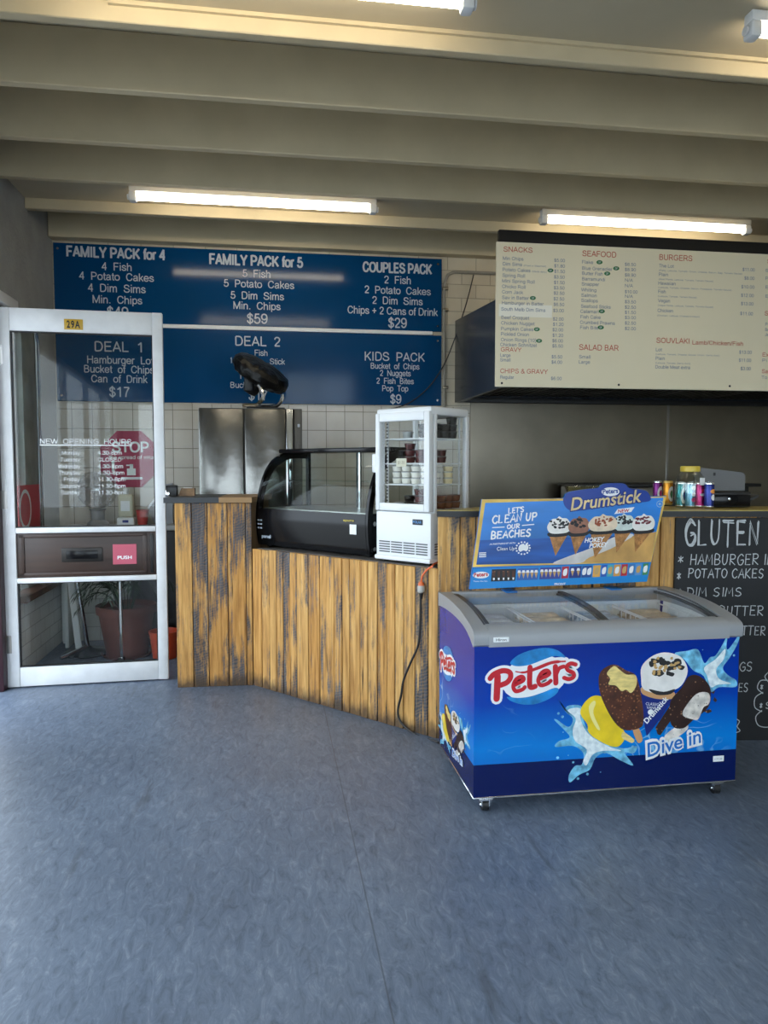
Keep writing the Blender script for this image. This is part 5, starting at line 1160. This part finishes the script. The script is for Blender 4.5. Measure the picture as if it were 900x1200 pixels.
# glass bowl
bw = thing('glass_bowl', 'clear glass bowl on the counter behind the freezer sign', 'bowl', (1.475, 3.30, TZ))
MB().lathe([(0, .004), (.05, .002), (.062, .008), (.088, .045), (.106, .092), (.110, .1), (.106, .102), (.101, .094), (.083, .047), (.058, .013), (0, .009)], seg=40).build('bowl_glass', glass('bowl glass', (.88, .90, .80), 2.2), bw)
# cash register / docket printer
rg = thing('cash_register', 'black cash drawer with a grey upright panel, past the cans on the counter', 'cash register', (2.13, 3.14, TZ), ANR)
a = onz(831, 597, TZ); b = onz(893, 598, TZ); wR = (b-a).length; rg.location = (a.x, a.y+.03, TZ); rg.location += V((.05, .085, 0))
MB().box((0, 0, .004), (wR, .17, .075), .006).build('drawer_case', M_blackmat, rg)
MB().box((.006, -.004, .01), (wR-.006, .001, .062), .002).build('drawer_front', M_black, rg)
MB().lathe([(0, 0), (.006, 0), (.006, .003), (0, .004)], (wR*.52, -.004, .042), 12, Matrix.Rotation(PI/2, 4, 'X')).build('keyhole', M_chrome, rg)
gp = MB(); gp.prism([(-.01, .078), (.235, .078), (.235, .152), (.222, .166), (.02, .188), (-.01, .19)], .10, .112, lambda u, v, w: V((u, w, v))); gp.build('upright_panel', mat('grey plastic panel', (.12, .12, .12), .35), rg)
MB().box((.08, .096, .15), (.09, .1005, .165)).build('panel_slot', M_blackmat, rg)
MB().prism([(wR, .02), (wR+.06, .05), (wR+.06, .06), (wR, .034)], .05, .13, lambda u, v, w: V((u, w, v))).build('side_tray', M_blackmat, rg)

# cooking line behind the counter
ck = thing('cooking_bench', 'stainless cooking bench under the splashback behind the counter', 'bench', (2.8, 5.1, 0))
MB().box((1.6, 4.75, .86), (4.2, 5.482, .90), .004).build('bench_top', M_steel, ck, rel=True)
for x in (1.65, 2.85, 4.1):
    for y in (4.8, 5.42): MB().tube([(x, y, 0), (x, y, .86)], .022, 10).build('leg', M_steel, ck, rel=True)
MB().box((1.65, 4.8, .25), (4.15, 5.44, .27)).build('undershelf', M_steel, ck, rel=True)
hp = thing('fryer', 'black topped fryer on the cooking bench behind the sign', 'fryer', (2.4, 5.1, .90))
MB().box((2.17, 4.9, .905), (2.72, 5.35, 1.095), .006).build('case', M_steel, hp, rel=True)
MB().box((2.15, 4.88, 1.096), (3.5, 5.37, 1.118), .004).box((2.72, 4.95, .905), (3.45, 5.32, 1.095), .004).build('black_top', M_blackmat, hp, rel=True)
MB().box((2.22, 4.885, .98), (2.36, 4.9, 1.075), .004).build('control_panel', mat('grey panel', (.2, .2, .2), .4), hp, rel=True)
for k in range(2): MB().lathe([(0, 0), (.014, 0), (.012, .016), (0, .016)], (2.26+.06*k, 4.885, 1.03), 12, Matrix.Rotation(PI/2, 4, 'X')).build('knob', M_blackmat, hp, rel=True)

# ================================================================== STEEL CABINET AND FAN BEHIND THE DISPLAY
kx0, kx1, ky, kz = -.452, .105, 4.9, 1.62
kb = thing('steel_cabinet', 'tall stainless two-door cabinet standing against the tiles', 'cabinet', ((kx0+kx1)/2, 5.15, 0))
M_dent = mat('dented stainless', (.20, .193, .18), .22, 1, var=.10, vscale=3, bump=.55, bscale=4.5)
MB().box((kx0, ky+.03, .08), (kx1+.06, 5.45, kz), .006).build('carcass', mat('dark cabinet side', (.055, .05, .046), .45), kb, rel=True)
sm = -.165
for a, b in ((kx0, sm-.004), (sm+.004, kx1-.005)):
    d_ = MB().box((a, ky, .10), (b, ky+.028, kz-.004), .007).build('door', M_dent, kb, rel=True)
    hx = b-.05 if b < 0 else a+.02
    MB().box((hx, ky-.03, .75), (hx+.03, ky-.001, .93), .006).build('door_handle', M_chrome, d_, rel=True)
MB().box((kx1, ky-.004, .10), (kx1+.042, ky+.028, kz-.004), .004).build('edge_strip', M_chrome, kb, rel=True)
MB().box((kx1+.043, ky+.03, .10), (kx1+.105, 5.40, kz), .004).build('side_duct', mat('grey brown side panel', (.10, .093, .083), .4), kb, rel=True)
MB().box((kx1+.075, ky+.024, kz-.12), (kx1+.09, ky+.031, kz-.10), .002).build('switch', M_letter, kb, rel=True)
for x in (kx0+.04, kx1-.02):
    for y in (4.96, 5.40): MB().tube([(x, y, 0), (x, y, .082)], .02, 10).build('leg', M_steel, kb, rel=True)
fn = thing('desk_fan', 'fan wrapped in black plastic on a chrome bracket atop the steel cabinet', 'fan', (-.09, 5.1, kz))
fc = V((-.058, 5.1, 1.868)); axis = V((.50, -.28, .82)).normalized()
mq = axis.to_track_quat('Z', 'Y').to_matrix().to_4x4()
hd = MB(); hd.lathe([(0, -.068), (.11, -.066), (.172, -.05), (.198, -.02), (.20, .02), (.18, .05), (.10, .066), (0, .068)], fc, 48, mq)
rr_ = random.Random(5)
for v in hd.bm.verts:
    d_ = (v.co-fc); v.co += d_.normalized()*rr_.uniform(-.007, .007)
hd.build('wrapped_head', mat('crinkled black plastic', (.006, .006, .006), .32, spec=.3, bump=.9, bscale=26), fn, rel=True, smooth=True)
mo = MB(); mo.lathe([(0, -.16), (.045, -.155), (.055, -.13), (.055, -.075), (.07, -.06), (0, -.06)], fc, 24, mq); mo.build('motor', M_blackmat, fn, rel=True)
MB().box((-.165, 5.04, kz+.12), (-.105, 5.12, kz+.25), .015).build('motor_cover', M_blackmat, fn, rel=True)
pf = lambda x, y, Y: Plane((0, Y, 0), (0, -1, 0)).at(x, y)
for Y_, pp in ((4.96, [(292, 432), (296, 439), (301, 447), (306, 456), (308, 464), (305, 471), (298, 475.5), (284, 476.3)]), (5.08, [(331, 462), (330, 468), (327, 473), (321, 476), (300, 477)])):
    P3 = [pf(x, y, Y_) for x, y in cr(pp, 3)]
    for q in P3: q.z = max(q.z, kz+.022)
    MB().tube(P3, .013, 8).build('bracket', M_chrome, fn, rel=True)
MB().box((-.15, 4.99, kz+.001), (.10, 5.19, kz+.012), .003).build('base_plate', M_blackmat, fn, rel=True)

# small things on the left counter end
bx1 = thing('small_box', 'small black box on the charcoal counter end beside the door', 'box', (-.565, 4.45, TOPL))
MB().box((-.03, -.03, 0), (.03, .03, .062), .004).build('box_body', M_blackmat, bx1); MB().box((-.031, -.031, .05), (.031, .031, .056), .001, 1).build('lid_edge', M_black, bx1)
bx2 = thing('wooden_block', 'small brown wooden wedge on the charcoal counter end', 'wooden block', (-.485, 4.50, TOPL))
MB().prism([(-.045, 0), (.045, 0), (.045, .044), (-.03, .044)], -.04, .04, lambda u, v, w: V((u, w, v))).build('block', mat('brown wood', (.22, .12, .05), .5, var=.3, vscale=30), bx2); MB().box((-.02, -.03, .0445), (.03, .03, .047), .001, 1).build('paper_slip', M_white, bx2)

# ================================================================== BACK BENCH AND WHAT IS SEEN THROUGH THE DOOR
bb = thing('wall_bench', 'pale wall bench along the tiles behind the glass door', 'bench', (-1.0, 5.35, 0))
MB().box((-1.41, 5.27, .80), (-.53, 5.49, .835), .004).build('bench_top', mat('pale grey bench top', (.42, .41, .40), .4), bb, rel=True)
MB().box((-.96, 5.29, 0), (-.55, 5.48, .80), .004).build('cupboard', mat('dark cupboard', (.035, .036, .04), .5), bb, rel=True)
MB().box((-1.40, 5.29, .0), (-1.375, 5.47, .80), .003).build('end_panel', M_white, bb, rel=True)
PT = Plane((0, 5.492, 0), (0, -1, 0))
ss = thing('stop_sign', 'pink octagonal STOP hygiene sign on the wall tiles behind the door glass', 'sign', (-1.0, 5.492, 1.3))
ctr = PT.at(152, 538); rad = (PT.at(186, 538)-ctr).x/math.cos(PI/8)
oc = MB(); oc.prism([(ctr.x+rad*math.cos(PI/8+k*PI/4), ctr.z+rad*math.sin(PI/8+k*PI/4)) for k in range(8)], 5.492, 5.4985, lambda u, v, w: V((u, w, v))); oc.build('plate', mat('crimson sign', (.36, .012, .065), .45), ss, rel=True, smooth=False)
t1 = Many(); ptext(t1.new(), PT, 'STOP', 131, 175, 530, 12.5, wt=.19); ptext(t1.new(), PT, 'the spread of virus', 128, 182, 538, 4.5, offset=.01)
for x, y, w_, h_ in ((149, 557, 10, 8), (152, 549, 4, 5), (148, 546, 8, 1.5), (131, 552, 3, 12), (142, 562, 25, 3)):
    a = PT.at(x, y, .001); b = PT.at(x+w_, y-h_, .001); t1.new().poly([(a.x, a.y, a.z), (b.x, a.y, a.z), (b.x, a.y, b.z), (a.x, a.y, b.z)])
t1.build('lettering', M_wht, ss, rel=True, smooth=False, fixn=False)
sd = thing('soap_dispenser', 'cream pump dispenser standing below the pink STOP sign', 'dispenser', (-.99, 5.36, .835))
MB().box((-.058, -.045, 0), (.058, .045, .055), .01).build('base', M_white, sd)
MB().box((-.05, -.04, .055), (.05, .04, .215), .016, 3).build('bottle', mat('cream bottle', (.62, .60, .46), .4), sd)
MB().lathe([(0, .215), (.016, .215), (.016, .24), (.02, .24), (.02, .255), (0, .26)], (0, 0, 0), 16).build('pump_head', M_white, sd)
MB().box((-.03, -.0415, .10), (.03, -.0405, .17), .002, 1).build('label', M_wht, sd); MB().box((-.02, -.047, .02), (.02, -.0445, .038), .001, 1).build('display', M_navy, sd)
gb = thing('reflection_globe', 'clear globe on a dark stand, added for a round reflection in the door glass', 'glass globe', (-1.18, 5.355, .835))  # globe added as a solid stand-in for a round reflection in the door pane
MB().lathe([(0, 0), (.075, 0), (.07, .02), (.045, .04), (.045, .10), (.06, .115), (0, .115)], seg=24).build('stand', mat('grey stand', (.16, .155, .15), .5), gb)
MB().lathe([(.05*0, .118)]+[(.133*math.sin(t*PI/16), .248-.133*math.cos(t*PI/16)) for t in range(1, 15)], seg=36).build('globe', glass('globe glass', (.97, .97, .97), 2.4), gb)
rt = thing('red_tray', 'small red tub beside the cream dispenser behind the door', 'tub', (-.88, 5.34, .835))
MB().lathe([(0, 0), (.03, 0), (.042, .1), (.038, .1), (.028, .004), (0, .004)], seg=20).build('tub_body', mat('red plastic', (.50, .04, .03), .4), rt); MB().lathe([(.042, .098), (.046, .1), (.042, .106), (.038, .1)], seg=20).build('rim', mat('dark red plastic', (.35, .02, .02), .4), rt)
gk = thing('folded_board', 'grey board leaning beside the red tub behind the door glass', 'board', (-.755, 5.42, .835))
MB().prism([(-.10, .11), (.02, .28), (.07, .29), (.07, .0), (-.06, .0)], 0, .02, lambda u, v, w: V((u, w, v))).build('panel', mat('mid grey board', (.28, .29, .31), .5), gk); MB().prism([(-.105, .115), (.015, .287), (.025, .28), (-.092, .11)], -.004, .024, lambda u, v, w: V((u, w, v))).build('edge_strip', M_white, gk)

# red panel on the window beside the door
PW = Plane((XL+.004, 0, 0), (1, 0, 0))
rp = thing('window_poster', 'red poster with a white ring on the wall behind the door', 'poster', (XL+.006, 4.86, .84))
MB().box((XL+.005, 4.62, .84), (XL+.010, 5.02, 1.13), .001, 1).build('sheet', mat('poster red', (.52, .015, .03), .4), rp, rel=True)
rg_ = MB(); rg_.ribbon([(XL+.011, 4.74+.10*math.cos(k*PI/12), .985+.11*math.sin(k*PI/12)) for k in range(25)], .022, V((1, 0, 0)), cap=False); rg_.build('white_ring', M_wht, rp, rel=True, smooth=False, fixn=False)

# pot plant, pedestals and bucket on the floor behind the door
pot = thing('potted_palm', 'palm in a brown terracotta pot seen through the lower door glass', 'potted plant', (-.945, 5.045, 0))
M_terra = mat('terracotta', (.13, .042, .030), .6, var=.15, vscale=10)
MB().lathe([(0, .004), (.125, .002), (.13, .006), (.175, .285), (.19, .285), (.193, .335), (.182, .338), (.17, .30), (0, .29)], seg=36).build('pot', M_terra, pot)
MB().lathe([(0, .29), (.12, .292), (.168, .285)], seg=24).build('soil', mat('potting soil', (.02, .013, .008), .9), pot)
MB().lathe([(0, 0), (.15, 0), (.165, .02), (.16, .02), (.145, .004), (0, .004)], seg=30).build('saucer', M_terra, pot)
M_leaf = mat('dark palm leaf', (.012, .035, .012), .45, var=.4, vscale=20)
rl = random.Random(3)
for k in range(15):
    az = rl.uniform(-PI, PI) if k > 6 else PI+rl.uniform(-.7, .7); L_ = rl.uniform(.24, .40); hgt = rl.uniform(.16, .36)
    fm = MB(); c0 = V((.03*math.cos(az), .03*math.sin(az), .29)); pts = []
    for i in range(11):
        s = i/10; pts.append(c0+V((math.cos(az)*L_*s*.75, math.sin(az)*L_*s*.34-.04*s, hgt*math.sin(min(1, s*1.25)*PI*.62)-.12*s*s)))
    fm.tube(pts, [.005-.0004*i for i in range(11)], 5)
    for i in range(3, 11):
        d_ = (pts[i]-pts[i-1]).normalized(); sd_ = d_.cross(V((0, 0, 1))).normalized()
        for s in (-1, 1):
            tip = pts[i]+(sd_*s*.09+d_*.09)*(1.1-.05*i)+V((0, 0, -.025)); m_ = pts[i].lerp(tip, .5)+V((0, 0, .006)); w_ = d_*.008
            fm.poly([pts[i]-w_*.4, m_-w_, tip, m_+w_, pts[i]+w_*.4])
    fm.build('frond', M_leaf, pot, smooth=False, fixn=False)
def pedestal(loc, label, lean, legs, top):
    t = thing('bar_stool' if legs else 'pole_stand', label, 'stool' if legs else 'stand', loc)
    k_ = 1 if legs else .62
    MB().lathe([(0, .002), (.15*k_, .002), (.155*k_, .008), (.14*k_, .018), (.04*k_, .035), (.022, .05), (0, .05)], seg=36).build('base', mat('dark chrome', (.05, .05, .053), .18, .8), t)
    hx, hy = lean
    MB().tube([(0, 0, .04), (hx*.97, hy*.97, top*.97)], .017 if legs else .011, 14).build('pole', M_chrome, t)
    mt = Matrix.Translation(V((hx, hy, top)))
    if legs: MB().lathe([(0, -.03), (.04, -.03), (.11, -.02), (.125, 0), (.12, .03), (.1, .04), (0, .04)], (hx, hy, top), 28).build('seat', M_blackmat, t)
    else: MB().lathe([(0, -.06), (.02, -.06), (.022, -.02), (.03, 0), (.02, .02), (0, .024)], (hx, hy, top), 20).build('top_knob', M_chrome, t)
    if legs: MB().tube([(0, 0, .045), (-.10, -.16, .022), (-.12, -.19, .02)], [.018, .015, .012], 10).build('foot_bar', M_chrome, t)
    return t
pedestal((-1.215, 5.12, 0), 'tilted chrome stool pedestal at the white corner behind the door', (-.07, -.04), True, .68)
st2 = pedestal((-.93, 4.78, 0), 'slim upright chrome pole stand in front of the terracotta pot', (0, 0), False, .66)
sl = thing('white_batten', 'white timber slat leaning in the corner beside the stool', 'batten', (-1.33, 5.16, 0))
MB().prism([(.075, .002), (.035, .002), (-.02, .62), (.02, .62)], -.012, .006, lambda u, v, w: V((u, w, v))).build('slat', M_white, sl); MB().tube([(-.002, -.014, .5), (-.002, -.012, .5)], .006, 8).build('screw', M_chrome, sl)
rb = thing('red_bucket', 'orange red bucket on the floor between door and counter', 'bucket', (-.69, 4.93, 0))
MB().lathe([(0, .003), (.075, .002), (.095, .17), (.10, .17), (.10, .178), (.09, .178), (.072, .008), (0, .008)], seg=28).build('pail', mat('orange red plastic', (.50, .06, .02), .4), rb)
MB().tube([(-.098, 0, .165)]+[(.105*math.cos(PI-k*PI/10), -.06*math.sin(k*PI/10), .17-.07*math.sin(k*PI/10)) for k in range(1, 10)]+[(.098, 0, .165)], .003, 6).build('handle', M_chrome, rb)

# ================================================================== THE OPEN GLASS DOOR
DA = math.atan2(4.401-4.363, -.605+1.453)
dl = V((-1.466, 4.362, 0)); DW, DH = .870, 2.11
door = D.objects.new('door_1', None); COL.objects.link(door); door.location = dl; door.rotation_euler = (0, 0, DA)
tag(door, 'white framed glass door with opening hours, standing open beside the counter', 'door', kind='structure')
SW, SR, TH = .066, .056, .042
def dbox(nm, lo, hi, m=M_whitedoor, bev=.004, par=door): return MB().box(lo, hi, bev).build(nm, m, par)
dbox('stile', (0, 0, .006), (SW, TH, DH)); dbox('stile', (DW-SR, 0, .006), (DW, TH, DH))
dbox('top_rail', (SW, .001, 1.985), (DW-SR, TH-.001, DH-.001)); dbox('bottom_rail', (SW, .001, .007), (DW-SR, TH-.001, .115))
dbox('glazing_bar', (SW, -.004, .872), (DW-SR, TH+.004, .902)); dbox('glazing_bar', (SW, -.004, .592), (DW-SR, TH+.004, .620))
dbox('pane', (SW, .018, .902), (DW-SR, .024, 1.985), G_door, 0); dbox('pane', (SW, .018, .115), (DW-SR, .024, .592), G_door, 0)
for z0, z1 in ((.902, 1.985), (.115, .592)):
    g = MB(); g.box((SW, .010, z0), (SW+.006, .032, z1)); g.box((DW-SR-.006, .010, z0), (DW-SR, .032, z1)); g.box((SW, .010, z0), (DW-SR, .032, z0+.006)); g.box((SW, .010, z1-.006), (DW-SR, .032, z1)); g.build('gasket', M_blackmat, door)
M_dwood = mat('dark stained timber', (.040, .020, .013), .4, var=.45, vscale=9, stretch=(.15, 1, 1.6))
kick = dbox('timber_panel', (SW, .012, .620), (DW-SR, .032, .872), M_dwood, .002)
fr_ = MB(); 
for lo, hi in (((SW+.012, .006, .630), (DW-SR-.05, .014, .648)), ((SW+.012, .006, .845), (DW-SR-.05, .014, .862)), ((SW+.012, .006, .630), (SW+.04, .014, .862)), ((DW-SR-.075, .006, .630), (DW-SR-.05, .014, .862))): fr_.box(lo, hi, .003)
fr_.build('panel_moulding', M_dwood, kick)
sl_ = MB(); sl_.box((.30, .004, .705), (.52, .013, .785), .004); ms = sl_.build('mail_slot', mat('dark bronze', (.025, .022, .020), .35, .5), kick)
MB().box((.325, .001, .722), (.495, .006, .768), .003).build('slot_flap', M_black, ms)
MB().box((.575, .008, .685), (.705, .0125, .80), .001, 1).build('push_sticker', mat('rose sticker', (.52, .09, .14), .45), kick)
t1 = MB(); letters(t1, 'PUSH', V((.60, .0072, .715)), V((1, 0, 0)), V((0, 0, 1)), .018, .078, offset=.03); t1.build('push_lettering', M_wht, kick, smooth=False, fixn=False)
dbox('bolt_plate', (DW-SR-.034, .0, .632), (DW-SR-.014, .013, .86), mat('dark metal', (.03, .03, .03), .35, .7), .003)
lk = dbox('lock_case', (DW-.004, .008, 1.055), (DW+.006, .034, 1.115), M_chrome, .002); MB().box((DW+.005, .014, 1.07), (DW+.022, .028, 1.098), .002).build('latch_bolt', M_chrome, lk)
for z in (.25, 1.06, 1.85):
    h = MB(); h.tube([(-.004, -.006, z-.05), (-.004, -.006, z+.05)], .008, 10); h.box((0, -.002, z-.05), (.028, .001, z+.05)); h.build('hinge', M_steel, door)
PD = Plane(dl, (math.sin(DA), -math.cos(DA), 0))
a = PD.at(75.3, 386); b = PD.at(97, 374.5); W2 = world(door).inverted(); a = W2 @ a; b = W2 @ b
npl = dbox('number_plate', (a.x, -.003, a.z), (b.x, .002, b.z), mat('yellow plate', (.55, .34, .03), .4), .001)
t1 = MB(); letters(t1, '29A', V((a.x+.014, -.0036, a.z+.010)), V((1, 0, 0)), V((0, 0, 1)), (b.z-a.z)-.02, (b.x-a.x)-.028, offset=.03, space=1.25); t1.build('number_lettering', M_blackmat, npl, smooth=False, fixn=False)
Z7 = lambda u, v: (u/4.091, 470+v/4.091)
t1 = Many()
PG = Plane(dl+V((-math.sin(DA), math.cos(DA), 0))*.0175, PD.n)
for s, u0, u1, v, h in [('NEW  OPENING  HOURS', 190, 632, 205, 25)]+[('4.30-8pm', 468, 586, 257, 19), ('CLOSED', 468, 583, 290, 19), ('4.30-8pm', 468, 592, 322, 19), ('4.30-8pm', 468, 598, 353, 19), ('11.30-8pm', 468, 604, 384, 19), ('11.30-8pm', 468, 604, 417, 19), ('11.30-8pm', 468, 604, 448, 19)]:
    (x0, y), (x1, _) = Z7(u0, v), Z7(u1, v); ptext(t1.new(), PG, s, x0, x1, y, h/4.091, off=.0004, wt=.11)
for d_, u0, v in (('Monday', 296, 257), ('Tuesday', 290, 290), ('Wednesday', 278, 322), ('Thursday', 282, 353), ('Friday', 305, 384), ('Saturday', 288, 417), ('Sunday', 292, 448)):
    (x0, y), (x1, _) = Z7(u0, v), Z7(384, v); ptext(t1.new(), PG, d_, x0, x1, y, 19/4.091, off=.0004, wt=.09)
a = PG.at(*Z7(190, 213), .0004); b = PG.at(*Z7(632, 209), .0004); t1.new().poly([a, V((b.x, b.y, a.z)), V((b.x, b.y, a.z+.005)), a+V((0, 0, .005))])
t1.build('opening_hours', M_wht, door, rel=True, smooth=False, fixn=False)

# ================================================================== DAYLIGHT
W = D.worlds.new('daylight'); SC.world = W; W.use_nodes = True
N, L = W.node_tree.nodes, W.node_tree.links; bg = N['Background']
bg.inputs['Color'].default_value = (.76, .88, 1.0, 1); bg.inputs['Strength'].default_value = 5.6
mat_pave = mat('concrete footpath', (.35, .34, .32), .8, var=.15, vscale=3)
struct('ground', MB().box((-14, -16, -.12), (14, 12, -.06)), mat_pave, smooth=False)

vs_ = SC.view_settings; vs_.view_transform = 'Standard'; vs_.look = 'None'; vs_.gamma = 1; vs_.use_curve_mapping = False; vs_.exposure = 0.0
SC.display_settings.display_device = 'sRGB'
